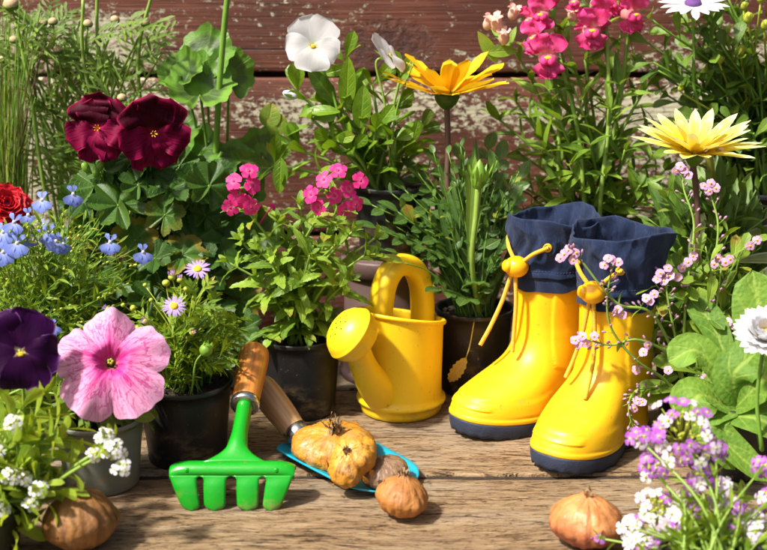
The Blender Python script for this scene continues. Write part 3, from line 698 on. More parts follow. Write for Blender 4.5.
# ------------------------------------------------------------------ watering can
def make_can():
    c = V((wx(401, 107), 107, 0)); root = thing('watering_can', 'small yellow plastic watering can with a thick loop handle', 'watering can', c)
    dr = V((-.6, -.8, 0)); sd = V((.8, -.6, 0)); up = V((0, 0, 1))
    N = 96
    def pt(r, th, z, tilt=0.0):
        q = dr * (cos(th) * r * 1.0) + sd * (sin(th) * r * .97)
        return c + q + up * (z + tilt * (q.dot(dr) * .24))
    mb = MB(); rows = []; uvs = []
    prof = [(3.2, .0, 0), (3.75, .0, 0), (3.95, .12, 0), (4.02, .5, 0), (4.05, .95, 0), (4.32, 1.02, .1), (4.40, 1.2, .1), (4.36, 1.42, .1), (4.06, 1.52, .1), (3.98, 1.8, .1),
            (3.97, 3, .2), (4.0, 5, .5), (4.03, 7, .8), (4.06, 8.9, 1), (4.08, 9.1, 1), (4.30, 9.18, 1), (4.36, 9.34, 1), (4.34, 9.5, 1), (4.22, 9.58, 1), (4.0, 9.55, 1), (3.88, 9.3, 1), (3.85, 6, 1), (3.8, 1.2, 0), (3.0, .6, 0), (.02, .6, 0)]
    for r, z, tl in prof:
        rows.append([pt(r * (1.009 if k in (24, 72) and 1.6 < z < 9 and r > 3.9 else 1), 2 * pi * k / N, z, tl) for k in range(N)]); uvs.append([(k / N, z) for k in range(N)])
    mb.grid(rows, uvs, closed=True); mb.add(rows[0], uvs[0], [tuple(range(N - 1, -1, -1))])
    mb.build('can_body', M['can'], root)
    # loop handle: flattened section, seam line along it
    mb = MB(); pts = []
    dh = V((-.74, -.67, 0)); sd2 = V((.67, -.74, 0)); H = lambda s, z: c + dh * s + up * z
    path = spline([H(2.6, 7.8), H(2.65, 9.5), H(2.55, 11.2), H(2.05, 13.0), H(1.0, 14.15), H(-.4, 14.3), H(-1.7, 13.5), H(-2.5, 11.9), H(-2.75, 10.2), H(-2.8, 8.2)], 8)
    rows = []; uvs = []
    for i, p in enumerate(path):
        tg_ = (path[min(i + 1, len(path) - 1)] - path[max(i - 1, 0)]).normalized(); nn = tg_.cross(sd2).normalized()
        row = []
        for k in range(28):
            th = 2 * pi * k / 28; cs, sn = cos(th), sin(th)
            a = 1.08 * (abs(cs) ** .75) * (1 if cs > 0 else -1); b = .92 * (abs(sn) ** .75) * (1 if sn > 0 else -1)
            rr = 1.0 + (.05 if k in (0, 14) else 0)
            row.append(p + sd2 * a * 1.06 + nn * b * rr * 1.08)
        rows.append(row); uvs.append([(k / 28, i * .1) for k in range(28)])
    mb.grid(rows, uvs, closed=True)
    mb.build('handle', M['can'], root)
    # spout
    mb = MB()
    A = c + dr * 3.0 + up * 2.6; Bq = c + dr * 5.2 + up * 4.9; C = c + dr * 7.25 + up * 8.6
    path = spline([A, Bq, C], 12)
    rows = []; uvs = []
    for i, p in enumerate(path):
        t = i / (len(path) - 1); tg_ = (path[min(i + 1, len(path) - 1)] - path[max(i - 1, 0)]).normalized(); nn = sd.cross(tg_).normalized()
        r = 1.75 - .62 * sstep(0, .8, t)
        rows.append([p + sd * cos(2 * pi * k / 36) * r * (1.0 if k not in (9, 27) else 1) + nn * sin(2 * pi * k / 36) * r * (1.18 if 0 else 1.1) * (1.035 if k in (9, 27) else 1) for k in range(36)]); uvs.append([(k / 36, t) for k in range(36)])
    mb.grid(rows, uvs, closed=True)
    mb.build('spout', M['can'], root)
    # rose: a shallow mushroom with its holes
    ax = (dr * .62 + up * .62 + sd * -.42).normalized(); rc = c + dr * 7.75 + up * 9.55
    mb = MB()
    prof = [(.9, -1.9), (1.2, -1.75), (1.75, -1.5), (2.15, -1.05), (2.36, -.5), (2.42, -.05), (2.47, .0), (2.47, .1), (2.42, .15), (2.30, .45), (2.05, .85), (1.6, 1.25), (1.05, 1.5), (.5, 1.6), (.01, 1.62)]
    lathe(mb, rc, ax, [(r * 1.07, z * 1.07) for r, z in prof], 48)
    ro = mb.build('sprinkler_rose', M['can'], root)
    mb = MB(); e1, e2 = perp(ax)
    for rr, nn_, zz in ((.0, 1, 1.62), (.62, 6, 1.575), (1.2, 10, 1.44)):
        for k in range(nn_):
            th = 2 * pi * k / nn_ + rr; q = rc + e1 * cos(th) * rr + e2 * sin(th) * rr + ax * (zz * 1.07 - .0)
            nrm = (ax + (e1 * cos(th) + e2 * sin(th)) * rr * .28).normalized()
            lathe(mb, q, nrm, [(.085, 0), (.085, .035), (.001, .036)], 8)
    mb.build('spray_hole', M['hole'], ro)
M['hole'] = plain('dark_hole', (.05, .03, .004), .8, .1)
make_can()

# ------------------------------------------------------------------ hand rake
def make_rake():
    L0 = W(170.5, 466, 86.4); R0 = W(294, 466, 86.4)
    ax = (R0 - L0).normalized(); mid = (L0 + R0) / 2; hw = (R0 - L0).length / 2
    root = thing('hand_rake', 'green metal hand rake with orange wooden handle propped over the trowel', 'rake', V((mid.x, 86, 0)))
    zb = mid.z; Yb = 86.4
    hend = W(254.5, 352, 98.6); neck = V((mid.x + .15, Yb + 1.1, zb + .35)); dirh = (hend - neck).normalized(); Lh = (hend - neck).length
    mb = MB()
    # sheet head: rows across the width; section: back flange -> rounded bar -> tines
    xs = []; n = 150
    tine_c = [-.77, -.265, .265, .77]
    sec_top = [(1.15, -.50), (.85, -.12), (.45, .10), (.05, .16), (-.28, .08), (-.48, -.18), (-.56, -.55)]     # (y, z) around the bar
    def pos(s, dy, dz): return mid + ax * (s * hw) + V((0, dy, dz))
    rows = []; uvs = []
    for dy, dz in sec_top:
        rows.append([pos(-1 + 2 * i / n, dy + .10 * abs(-1 + 2 * i / n) ** 3, dz - .42 * abs(-1 + 2 * i / n) ** 9) for i in range(n + 1)]); uvs.append([(i / n, dy) for i in range(n + 1)])
    mb.grid(rows, uvs)
    # tines: tapering curved tongues with rounded tips; webs between them close in round slots
    zt = -.55; H = zb - .04 + zt
    for j, s0 in enumerate(tine_c):
        rr = []; uu = []; sgn = 1 if s0 > 0 else -1
        for i in range(25):
            t = i / 24
            lo = s0 - .20; hi = s0 + .20
            if abs(s0) > .5:
                edge_o = sgn * (1.0 - .24 * t); edge_i = sgn * (.576 - .07 * t)
                cen = (edge_o + edge_i) / 2; hwid = abs(edge_o - edge_i) / 2
            else:
                cen = s0; hwid = .178 * (1 - .10 * t)
            web = .155 * (1 - sqrt(max(0, 1 - (1 - min(1, t / .16)) ** 2)))
            tip = sqrt(max(0.0, 1 - max(0, (t - .80) / .20) ** 2))
            hwid = hwid * max(tip, .02) if t > .80 else hwid
            a, b = cen - hwid, cen + hwid
            if not (j == 0): a -= web * .62
            if not (j == 3): b += web * .62
            dy = -.56 - .62 * sin(t * 1.6) - .0 * t; dz = zt - H * t
            bow = .16
            rr.append([pos(a + (b - a) * k / 8, dy - bow * (1 - ((k - 4) / 4) ** 2) * sstep(0, .3, t), dz) for k in range(9)]); uu.append([(k / 8, t) for k in range(9)])
        mb.grid(rr, uu)
    # gusset running up into the shank
    rr = []; uu = []
    for i in range(30):
        t = i / 29
        wid = 1.75 * max(0, 1 - t * 4.2) ** 2 + .50 + .35 * (1 - sstep(0, .5, t)); c_ = neck.lerp(neck + dirh * Lh * .50, t) + V((0, -.9 * (1 - t) ** 2, -.22 * (1 - t) ** 2))
        nrm = ax.cross(dirh).normalized(); nrm = nrm if nrm.z > 0 else -nrm
        rib = .50 * sstep(0, .30, t) + .08
        rr.append([c_ + ax * (wid * cos(2 * pi * k / 20)) + nrm * (rib * sin(2 * pi * k / 20)) for k in range(20)]); uu.append([(k / 20, t) for k in range(20)])
    mb.grid(rr, uu, closed=True)
    for s_ in (-.72, .72):
        ball(mb, pos(s_, -.50, -.12), V((0, -1, .6)), .22, .3, 12, 6)
    ho = mb.build('rake_head', M['rakegreen'], root)
    md = ho.modifiers.new('thick', 'SOLIDIFY'); md.thickness = .0016; md.offset = -1
    fe = neck + dirh * Lh * .455
    mb = MB(); lathe(mb, fe, dirh, [(.7, -.02), (1.14, .0), (1.22, .08), (1.22, .6), (1.16, .68), (.9, .70)], 36)
    mb.build('ferrule', M['steel'], root)
    mb = MB(); hl = Lh * .545 - .3
    lathe(mb, fe + dirh * .55, dirh, [(.5, 0), (1.12, .0), (1.16, .12), (1.18, 1.0), (1.24, hl * .35), (1.34, hl * .7), (1.36, hl * .86), (1.30, hl * .94), (1.1, hl * .985), (.7, hl), (.01, hl)], 40)
    mb.build('handle', M['woodA'], root)
make_rake()

# ------------------------------------------------------------------ trowel
def make_trowel():
    A = T(309, 449, .0); B = T(402, 493, .0); d = (B - A).normalized(); L = (B - A).length + .3; pr = V((0, 0, 1)).cross(d)   # pr: to the back-right
    root = thing('hand_trowel', 'turquoise bladed hand trowel with tan wooden handle lying under the bulbs', 'trowel', V((A.x, A.y, 0)))
    mb = MB(); rows = []; uvs = []
    for i in range(41):
        t = i / 40; s = -.6 + (L + .6) * t
        hw = 4.0 * (1 - .12 * t) * sqrt(max(0.0, 1 - max(0, (t - .70) / .30) ** 2.4)) * (sstep(-.06, .10, t) * .55 + .45)
        hw = max(hw, .03); row = []
        for k in range(25):
            q = -1 + k / 12; 
            z = .10 + .75 * (abs(q) ** 2.0) * (hw / 3.5) + .5 * (1 - t) ** 2 + .2 * sstep(.75, 1.0, t)
            row.append(A + d * s + pr * (q * hw) + V((0, 0, z)))
        rows.append(row); uvs.append([(k / 24, t) for k in range(25)])
    mb.grid(rows, uvs)
    hend = W(259, 384, 100.0); fer = W(301, 438, 95.6); dh = (hend - fer).normalized()
    neck = spline([A + d * 2.2 + V((0, 0, .35)), A + d * .2 + V((0, 0, .75)), fer - dh * .6, fer + dh * .4], 8)
    tube(mb, neck, .75, .62, 14)
    bo = mb.build('trowel_blade', M['blue'], root)
    md = bo.modifiers.new('thick', 'SOLIDIFY'); md.thickness = .0014; md.offset = 1
    mb = MB(); lathe(mb, fer, dh, [(.5, -.05), (1.0, .0), (1.08, .1), (1.14, 1.05), (1.06, 1.1)], 36)
    mb.build('ferrule', M['steel'], root)
    mb = MB(); hl = (hend - fer).length - .9
    lathe(mb, fer + dh * 1.0, dh, [(.5, 0), (1.04, 0), (1.08, .12), (1.16, hl * .15), (1.28, hl * .4), (1.34, hl * .7), (1.30, hl * .88), (1.16, hl * .96), (.8, hl), (.01, hl + .02)], 40)
    mb.build('handle', M['woodB'], root)
make_trowel()

# ------------------------------------------------------------------ bulbs
def make_bulb(name, label, cat, c, ax, rad, hgt, mat, ribs, seed, dryr=.5, dry_n=12, dry_len=1.0, pinch=.75, squash=1.0, lump=.05, e=None, rough_=.35, flakes=3):
    rg = random.Random(seed); ax = ax.normalized()
    root = thing(name, label, cat, V((c.x, c.y, 0)), None)
    ph = [rg.uniform(0, 6) for _ in range(8)]
    def mod(th, t):
        s_ = sin(pi * t)
        return 1 + lump * (sin(2 * th + ph[0]) + .6 * sin(3 * th + ph[1] + 2 * t)) + ribs * s_ * (-(abs(sin(ph[4] + th * 6.5 + .5 * sin(2 * th + ph[2]))) ** 6) + .3 * sin(17 * th + ph[3]))
    prof = []
    for i in range(29):
        a = pi * i / 28; r = sin(a); z = -cos(a)
        z2 = z * hgt / 2
        if z > 0: r = r ** 1.0 * (1 - .10 * z * pinch); z2 = z * hgt / 2 * (1 - .0) - pinch * hgt * .13 * exp(-(r / .28) ** 2) * 0 + hgt * .10 * pinch * exp(-(r / .22) ** 2)
        else: z2 = z * hgt / 2 + hgt * .08 * exp(-(r / .3) ** 2)
        prof.append((r * rad, z2))
    mb = MB(); lathe(mb, c, ax, prof, 96, mod=mod, sx=1, sy=squash, e=e)
    if rough_:
        out = []
        for (x, y, z) in mb.v:
            p = V((x, y, z)); d = (p - c); L_ = d.length; d = d / L_ if L_ > 1e-6 else ax; q = d * 2.1 + V((seed * 3.1, 0, 0))
            k = .16 * NZ.noise(q) + .07 * NZ.noise(q * 2.4) - .10 * max(0, 1 - abs(NZ.noise(q * 1.6 + V((7, 0, 0)))) * 9) + .025 * NZ.noise(q * 7)
            out.append(p + d * (k * rad * rough_))
        mb.v = [(q.x, q.y, q.z) for q in out]
    for _ in range(flakes):                                                     # loose papery scales
        th = rg.uniform(0, 6.28); t_ = rg.uniform(.25, .8); r_, z_ = prof[int(t_ * 28)]; x1, x2 = perp(ax); o_ = x1 * cos(th) + x2 * sin(th)
        leaf(mb, c + o_ * (r_ * 1.03) + ax * z_, (ax * (-1 if t_ > .5 else 1) + o_ * .15), o_, rg.uniform(.5, 1.1), rg.uniform(.3, .7), P_OVATE, 5, 2, .5, .1, .5, .1, teeth=.15)
    mb.build('bulb_body', M[mat], root)
    mb = MB(); top = c + ax * (hgt / 2 + hgt * .04); e1, e2 = perp(ax)
    for k in range(dry_n):
        th = rg.uniform(0, 6.28); q = e1 * cos(th) + e2 * sin(th); r0 = dryr * rg.uniform(.2, 1)
        a = top + q * r0 - ax * .25; b = top + q * (r0 * .6) + ax * dry_len * rg.uniform(.4, 1) + V((rg.uniform(-.3, .3), rg.uniform(-.3, .3), 0)) * dry_len
        leaf(mb, a, b - a, q, (b - a).length * 1.1, rg.uniform(.15, .4), P_LIN, 5, 1, rg.uniform(-.8, .8), .5, rg.random(), .08, teeth=.2)
    ball(mb, top - ax * .12, ax, dryr * .75, .5, 14, 7)
    mb.build('dry_stem', M['dry'], root)
    return root
make_bulb('flower_bulb', 'big wrinkled yellow corm with a tuft of dry stem lying on the trowel', 'bulb', W(334, 446, 93.5) , V((.06, -.30, 1)), 3.45, 3.1, 'bulb_y', .0, 21, .55, 18, 1.5, .3, .92, rough_=.42, flakes=6)
e_a = V((-.50, -.52, -.62)).normalized(); e_b = V((.80, -.55, -.10)); e_b = (e_b - e_a * e_b.dot(e_a)).normalized()
make_bulb('flower_bulb', 'long yellow corm with a papery brown end tipped over the bigger yellow corm', 'bulb', W(352, 458, 88.2), -e_a.cross(e_b) if e_a.cross(e_b).z < 0 else e_a.cross(e_b), 2.65, 2.7, 'bulb_y2', .0, 22, .35, 10, .4, .2, .66, .08, rough_=.5, flakes=8, e=(e_a, e_b))
make_bulb('flower_bulb', 'smooth grey brown corm on the trowel tip behind the orange bulb', 'bulb', W(384, 472, 89.0), V((-.15, -.1, 1)), 2.05, 2.4, 'bulb_b', .02, 23, .25, 4, .25, .2, .92)
make_bulb('flower_bulb', 'orange ribbed bulb with cut brown stem on the boards beside the trowel tip', 'bulb', V((wx(402.5, 84.2, 1.7), 84.2, 1.62)), V((.12, .06, 1)), 2.15, 3.1, 'bulb_o', .06, 24, .5, 12, .75, 1.0)
make_bulb('shallot_bulb', 'pink and gold papery shallot alone on the front board', 'bulb', V((wx(587, 79.4, 2), 79.4, 1.95)), V((.02, .05, 1)), 2.66, 3.75, 'bulb_s', .03, 25, .34, 9, .8, .9)
make_bulb('flower_bulb', 'brown ribbed bulb half hidden under the white alyssum sprays', 'bulb', V((wx(80.5, 79.4, 2), 79.4, 2.1)), V((-.04, .1, 1)), 2.85, 4.3, 'bulb_d', .045, 26, .42, 9, .5, .8)
# ------------------------------------------------------------------ plants
def pot(root, c, r_top, r_bot, h, mat, seed=0, rim=.22, rim_h=.5, soil=.8, taper=None):
    mb = MB(); up = V((0, 0, 1)); b = V((c.x, c.y, c.z))
    prof = [(r_bot - .5, 0), (r_bot - .12, 0), (r_bot, .12), (r_bot + .04, .3)]
    for i in range(1, 9):
        t = i / 8; prof.append((r_bot + (r_top - r_bot) * t, .3 + (h - rim_h - .3) * t))
    prof += [(r_top + rim * .8, h - rim_h + .06), (r_top + rim, h - rim_h + .16), (r_top + rim, h - .08), (r_top + rim * .8, h), (r_top - .02, h), (r_top - .10, h - .1), (r_top - .22, h - soil - .6)]
    sd = random.Random(seed); p1, p2 = sd.uniform(0, 6), sd.uniform(0, 6)
    lathe(mb, b, up, prof, 72, mod=lambda th, t: 1 + .006 * sin(2 * th + p1) + .003 * sin(3 * th + p2))
    mb.build('pot', M[mat], root)
    mb = MB(); rs = r_top - .18
    rows = []; uvs = []
    for i in range(13):
        q = i / 12; rows.append([b + V((cos(2 * pi * k / 48) * rs * q, sin(2 * pi * k / 48) * rs * q, h - soil + .12 * sin(k * 2.3 + i * 1.7) * (q < .95) + .14 * sd.uniform(-1, 1) * (q < .95))) for k in range(48)])
        uvs.append([(k / 48, q) for k in range(48)])
    mb.grid(rows, uvs, closed=True)
    for _ in range(60):
        th = sd.uniform(0, 6.28); q = rs * sqrt(sd.random()) * .93; g = sd.uniform(.08, .22)
        ball(mb, b + V((cos(th) * q, sin(th) * q, h - soil + g * .6)), V((sd.uniform(-1, 1), sd.uniform(-1, 1), 1)), g, g * 1.5, 6, 4)
    mb.build('soil', M['soil'], root)
    return b + V((0, 0, h - soil))
def plant(name, label, cat, px, Y, pot_args=None, group=None, z=0.0):
    c = V((wx(px, Y, z), Y, z)); root = thing(name, label, cat, c, group)
    top = pot(root, c, *pot_args) if pot_args else c
    return root, top
def stem_to(rng, top, tip, spread=1.5, lean=.45, n=6):
    th = rng.uniform(0, 6.28); q = spread * sqrt(rng.random())
    a = top + V((cos(th) * q, sin(th) * q, -.2))
    mid = a.lerp(tip, .5) + V(((a.x - tip.x) * lean * .5, (a.y - tip.y) * lean * .5, abs(tip.z - a.z) * .12)) + V((rng.uniform(-.4, .4), rng.uniform(-.4, .4), 0))
    return spline([a, mid, tip], n)
def along(path, t):
    x = t * (len(path) - 1); i = min(int(x), len(path) - 2); f = x - i
    return path[i].lerp(path[i + 1], f), (path[i + 1] - path[i]).normalized()
def leaves_on(mb, path, rng, n, L, Wd, prof, t0=.2, t1=1.0, ang=1.0, pair=False, taper=.35, pal=None, jit=.35, **kw):
    """leaves up a stem: spiral, or opposite pairs; ang = angle off the stem"""
    ph = rng.uniform(0, 6.28); tmat = kw.pop('mat', 0); bend = kw.pop('bend', .5)
    for i in range(n):
        t = t0 + (t1 - t0) * (i + rng.uniform(-.25, .25)) / max(1, n - 1); t = min(1, max(0, t))
        p, tg = along(path, t); e1, e2 = perp(tg)
        for s in ((0, pi) if pair else (0,)):
            th = ph + (i * (pi / 2) if pair else i * 2.4) + s + rng.uniform(-jit, jit)
            rad = e1 * cos(th) + e2 * sin(th); a = ang * rng.uniform(.75, 1.2) * (1 - .35 * t)
            d = tg * cos(a) + rad * sin(a); up = tg * sin(a) - rad * cos(a)
            k = (1 - taper * t) * rng.uniform(.75, 1.12)
            leaf(mb, p, d, up, L * k, Wd * k * rng.uniform(.85, 1.12), prof, bend=bend * rng.uniform(.3, 1.6), tint=rng.random() if pal is None else pal(t, rng), mat=tmat, twist=rng.uniform(-.3, .3), ph=rng.uniform(0, 6), **kw)
def region(rng, x0, y0, x1, y1, Y, dY):
    """a random point inside a pixel ellipse, at a depth near Y"""
    th = rng.uniform(0, 6.28); q = sqrt(rng.random())
    return W((x0 + x1) / 2 + (x1 - x0) / 2 * q * cos(th), (y0 + y1) / 2 + (y1 - y0) / 2 * q * sin(th), Y + rng.uniform(-dY, dY))
def stem_mesh(root, path, r0, r1, mat='stem', name='stem', sides=7):
    mb = MB(); tube(mb, path, r0, r1, sides); return mb.build(name, M[mat], root)
def to_cam(p, up=0.0, sx=0.0):
    d = (V((0, 0, CAMZ)) - p).normalized(); return (d + V((sx, 0, up))).normalized()

# --- flower kinds -----------------------------------------------------------------
def disc_eye(mb, c, n, r, h, rng, mat=0):
    lathe(mb, c, n, [(r * .98, -.1 * h), (r, .15 * h), (r * .9, .6 * h), (r * .6, .9 * h), (.001, h)], 20, mat=mat)
    e1, e2 = perp(n)
    for k in range(46):
        q = r * sqrt((k + .5) / 46); th = k * 2.39996
        ball(mb, c + e1 * cos(th) * q + e2 * sin(th) * q + n * (h * (1 - (q / r) ** 2 * .8)), n, r * .085, r * .2, 5, 3, mat=mat)
def daisy(root, c, n, R_, rng, petals='white', eye='eye', k=20, wid=.22, elev=.15, bend=.25, eye_r=.28, layers=1, calyx='bud', nm='flower'):
    mb = MB()
    for l in range(layers):
        ring(mb, c + n * .03 * l, n, k, R_ * (1 - .10 * l) * .80, R_ * wid, P_RAY, elev + .30 * l, bend, rng, r0=R_ * .2, ph=l * pi / k, jit=.09, fold=.12, ns=5, m=1)
    f = mb.build(nm, M[petals], root)
    mb = MB(); disc_eye(mb, c + n * .02, n, R_ * eye_r, R_ * .14, rng); mb.build('flower_centre', M[eye], f)
    mb = MB(); lathe(mb, c - n * .02, -n, [(R_ * .26, -.02), (R_ * .27, R_ * .08), (R_ * .18, R_ * .22), (R_ * .07, R_ * .3)], 12); mb.build('calyx', M[calyx], f)
    return f
def pansy(root, c, n, up, s, mat, rng, eye=.75):
    n = n.normalized(); e1 = up.cross(n).normalized(); e2 = n.cross(e1); mb = MB()
    def pet(th, L, Wd, off, bend, wv=.10):
        rad = e1 * sin(th) + e2 * cos(th); d = rad * .96 + n * .26
        leaf(mb, c + rad * .05 * s + n * off, d, n - rad * .26, L * s, Wd * s, P_WIDE, 10, 5, bend * (.6 if mat == 'white' else 1), .06, rng.random(), wv * s * (.4 if mat == 'white' else 1), 8, ph=rng.uniform(0, 6))
    pet(R(-33), 2.0, 2.2, -.42, .25, .16); pet(R(31), 2.0, 2.2, -.30, .4, .16)
    pet(R(-100), 1.85, 1.9, -.02, .75, .13); pet(R(104), 1.8, 1.8, .04, .8, .13)
    pet(R(180), 1.75, 2.4, .22, .85, .18)
    f = mb.build('flower', M[mat], root)
    mb = MB(); q = c + n * .2 * s - e2 * .12 * s; s_ = s; s = s * eye
    lathe(mb, q, n, [(.26 * s, -.05), (.22 * s, .03), (.1 * s, .06), (.001, .05)], 14, sx=1, sy=.8)
    for sg in (-1, 1): leaf(mb, q + e1 * sg * .08 * s, e1 * sg * .8 + e2 * .5 + n * .35, n, .34 * s, .16 * s, P_SPAT, 4, 1, .3)
    mb.build('flower_centre', M['eye'], f); s = s_
    mb = MB(); ring(mb, c - n * .35, -n, 5, 1.0 * s, .38 * s, P_LANCE, .35, .2, rng, r0=.05, ns=4, m=1); mb.build('calyx', M['bud'], f)
    return f
def floret5(mb, c, n, r, rng, wid=1.0, notch=.12, elev=.15, k=5, mat=0, tint=None, ns=4):
    ring(mb, c, n, k, r, r * wid, P_PETAL, elev, .35, rng, r0=r * .06, ph=rng.uniform(0, 6), jit=.10, fold=.05, ns=ns, m=2, mat=mat, tint=tint, notch=notch)

# ============ petunia in the grey pot
rng = random.Random(101)
root, top = plant('petunia_plant', 'pink veined petunia blooming in a grey green plastic pot', 'potted plant', 103, 90.2, (3.55, 2.95, 6.0, 'greypot', 1, .18, .4, .7))
mb = MB(); tips = []
for (px, py, Y) in [(60, 405, 89), (85, 392, 92), (130, 402, 89), (148, 398, 91), (70, 415, 87.5), (110, 412, 87.5), (95, 380, 93), (45, 392, 91), (135, 415, 88.5), (55, 380, 93), (120, 385, 93), (150, 408, 90)]:
    p = stem_to(rng, top, W(px, py, Y), 1.6); tube(mb, p, .13, .08, 6, mat=1)
    leaves_on(mb, p, rng, 7, 2.7, 1.55, P_OVATE, .2, 1, 1.1, bend=.7, fold=.22, wave=.06, ns=7, m=2, taper=.2)
mb.build('foliage', [M['petuniaL'], M['stem_pale']], root)
fc = W(110, 359, 86.6); n = to_cam(fc, .35, -.03)
stem_mesh(root, spline([top + V((.2, 0, -.2)), top + V((.2, .5, 2.2)), fc - n * 2.6, fc - n * 1.2]), .16, .14, 'stem_pale')
def pet_r(th): return 4.6 * (.78 + .22 * abs(cos(th * 2.5)) ** .5 + .018 * sin(9 * th + 1) + .012 * sin(23 * th)) * (1 + .10 * cos(th - 2.9))
def pet_z(rn, th): return (-1.5 * (1 - sstep(.0, .34, rn)) + .25 * sin(2.5 * th) ** 2 * rn ** 2 * -1.4 + .30 * rn ** 3 * sin(7 * th + .8) + .13 * rn ** 4 * sin(16 * th) + .10 * rn * sin(5 * th + 1) - .55 * rn ** 3 + .16 * sin(3 * th + 2) * rn * rn)
mb = MB(); polar(mb, fc, n, V((0, 0, 1)), pet_r, pet_z, 26, 150, .07)
fl = mb.build('flower', M['petunia'], root)
mb = MB(); lathe(mb, fc - n * 2.9, n, [(.25, 0), (.32, .6), (.36, 1.3), (.5, 1.6)], 16); ring(mb, fc - n * 2.6, n, 5, 1.8, .5, P_LANCE, 1.0, .5, rng, r0=.25); mb.build('calyx', M['bud'], fl)
mb = MB()
for k in range(5):
    e1, e2 = perp(n); q = fc - n * 1.1 + (e1 * cos(k * 1.257) + e2 * sin(k * 1.257)) * .16; tube(mb, [q - n * .4, q + n * .3, q + n * .42], .04, .03, 5); ball(mb, q + n * .45, n, .11, .18, 6, 4)
mb.build('flower_centre', M['budgreen'], fl)

# ============ lavender brachyscome in the black pot
rng = random.Random(102)
root, top = plant('daisy_plant', 'small lavender daisies and buds growing in a ribbed black pot behind the petunia', 'potted plant', 188, 95.6, (3.95, 3.35, 7.1, 'blackpot', 2, .20, .45, .6))
mb = MB()
for i in range(44):
    p = stem_to(rng, top, region(rng, 128, 288, 240, 372, 95.6, 3.6), 2.2, .2)
    tube(mb, p, .07, .045, 5, mat=1)
    for _ in range(8):
        q, tg = along(p, rng.uniform(.2, 1)); e1, e2 = perp(tg); th = rng.uniform(0, 6.28); rad = e1 * cos(th) + e2 * sin(th); d = tg * .7 + rad * .7
        L = rng.uniform(1.5, 2.8); ti = rng.random()
        leaf(mb, q, d, tg * .7 - rad * .7, L, .5, P_SPAT, 4, 1, .4, .2, ti)
        sd = d.normalized().cross(rad).normalized() if rad.length else e1
        for f_ in (.45, .65):
            for s_ in (-1, 1): leaf(mb, q + d * L * f_, d + sd * s_ * .9, tg - rad, L * .38, .3, P_LANCE, 3, 1, .3, .2, ti)
mb.build('foliage', [M['small'], M['stem']], root)
for (px, py, Y, r, tilt) in [(197.5, 269, 95, 1.15, 1.1), (174, 306, 92.5, 1.05, .55)]:
    c = W(px, py, Y); n = to_cam(c, tilt); stem_mesh(root, stem_to(rng, top, c - n * .3, 1.5, .2), .07, .05); daisy(root, c, n, r, rng, 'lav', 'eye', 19, .17, .08, .2, .30)
for (px, py, Y, r) in [(166, 283, 94, .42), (172, 277, 95, .42), (180, 280, 95, .36), (208, 282, 95, .4), (186, 289, 94, .3), (218, 312, 96, .38), (133, 308, 94, .35), (151, 300, 94, .25), (123, 305, 95, .25), (146, 322, 93, .35), (137, 328, 92, .3), (192, 333, 92, .3), (145, 285, 96, .25), (107, 309, 94, .3), (203, 262, 96, .25)]:
    c = W(px, py, Y); p = stem_to(rng, top, c, 1.5, .2); mb = MB(); n = (p[-1] - p[-2]).normalized()
    tube(mb, p, .06, .045, 5); ball(mb, c, n, r * .8, r * 1.4, 10, 6); o = mb.build('bud', M['budgreen'], root)
    if rng.random() < .55:
        mb = MB(); ring(mb, c + n * r * .3, n, 11, r * 1.1, r * .35, P_RAY, 1.1, -.2, rng, r0=r * .45, ns=3, m=1); ball(mb, c + n * r * .5, n, r * .5, r * .6, 8, 5, mat=1); mb.build('petal_tuft', [M['lav'], M['eye']], o)
c = W(206, 350, 91.7); p = spline([top + V((.9, -2.6, -.2)), W(193, 382, 91.6), W(196, 362, 91.4), c]); mb = MB(); tube(mb, p, .09, .07, 6)
ball(mb, c, V((.4, 0, 1)), .55, 1.15, 14, 8); ring(mb, c, V((.4, 0, 1)), 7, .8, .3, P_LANCE, 1.2, -.4, rng, r0=.35, ns=4, m=1); mb.build('bud', M['bud'], root)

# ============ pink verbena in the black pot
rng = random.Random(103)
root, top = plant('verbena_plant', 'bright pink verbena with toothed leaves in a plain black pot beside the watering can', 'potted plant', 301, 106.6, (3.85, 3.25, 7.7, 'blackpot', 3, .20, .5, .8))
heads = [(338, 191, 103.5), (242, 188, 104)]
tips = [(338, 205, 103.8), (243, 205, 104.3), (300, 205, 106), (320, 212, 104), (280, 222, 105), (258, 250, 104), (352, 232, 103), (365, 255, 103), (272, 262, 102.5), (310, 255, 102.5), (335, 245, 102), (240, 240, 105), (290, 236, 107), (262, 283, 103), (350, 280, 103), (228, 262, 105), (375, 238, 105), (300, 280, 101.8)]
mb = MB()
for i, (px, py, Y) in enumerate(tips):
    p = stem_to(rng, top, W(px, py, Y), 1.4, .25, 8); tube(mb, p, .15, .10, 6, mat=1)
    n_ = 7 if py < 230 else 5
    leaves_on(mb, p, rng, n_, 4.5, 1.3, P_OVATE, .12, .95, 1.2, pair=True, taper=.35, bend=.75, fold=.2, ns=17, m=2, teeth=.09, wave=.05, wk=20)
    ring(mb, p[-1], (p[-1] - p[-2]).normalized(), 4, 1.3, .5, P_OVATE, 1.1, .3, rng, ns=7, m=1)
for k in range(10):
    q = top + V((rng.uniform(-2.6, 2.6), rng.uniform(-2.6, 1), -.2)); p = spline([q, q + V((rng.uniform(-.8, .8), rng.uniform(-1.4, .2), 1.5))], 4); tube(mb, p, .07, .05, 5, mat=1)
    leaf(mb, p[-1], V((rng.uniform(-1, 1), -1, .5)), V((0, 0, 1)), 1.7, 1.0, P_OVATE, 7, 2, .6, .2, rng.random(), .05, teeth=.12)
mb.build('foliage', [M['verbena'], M['stem_pale']], root)
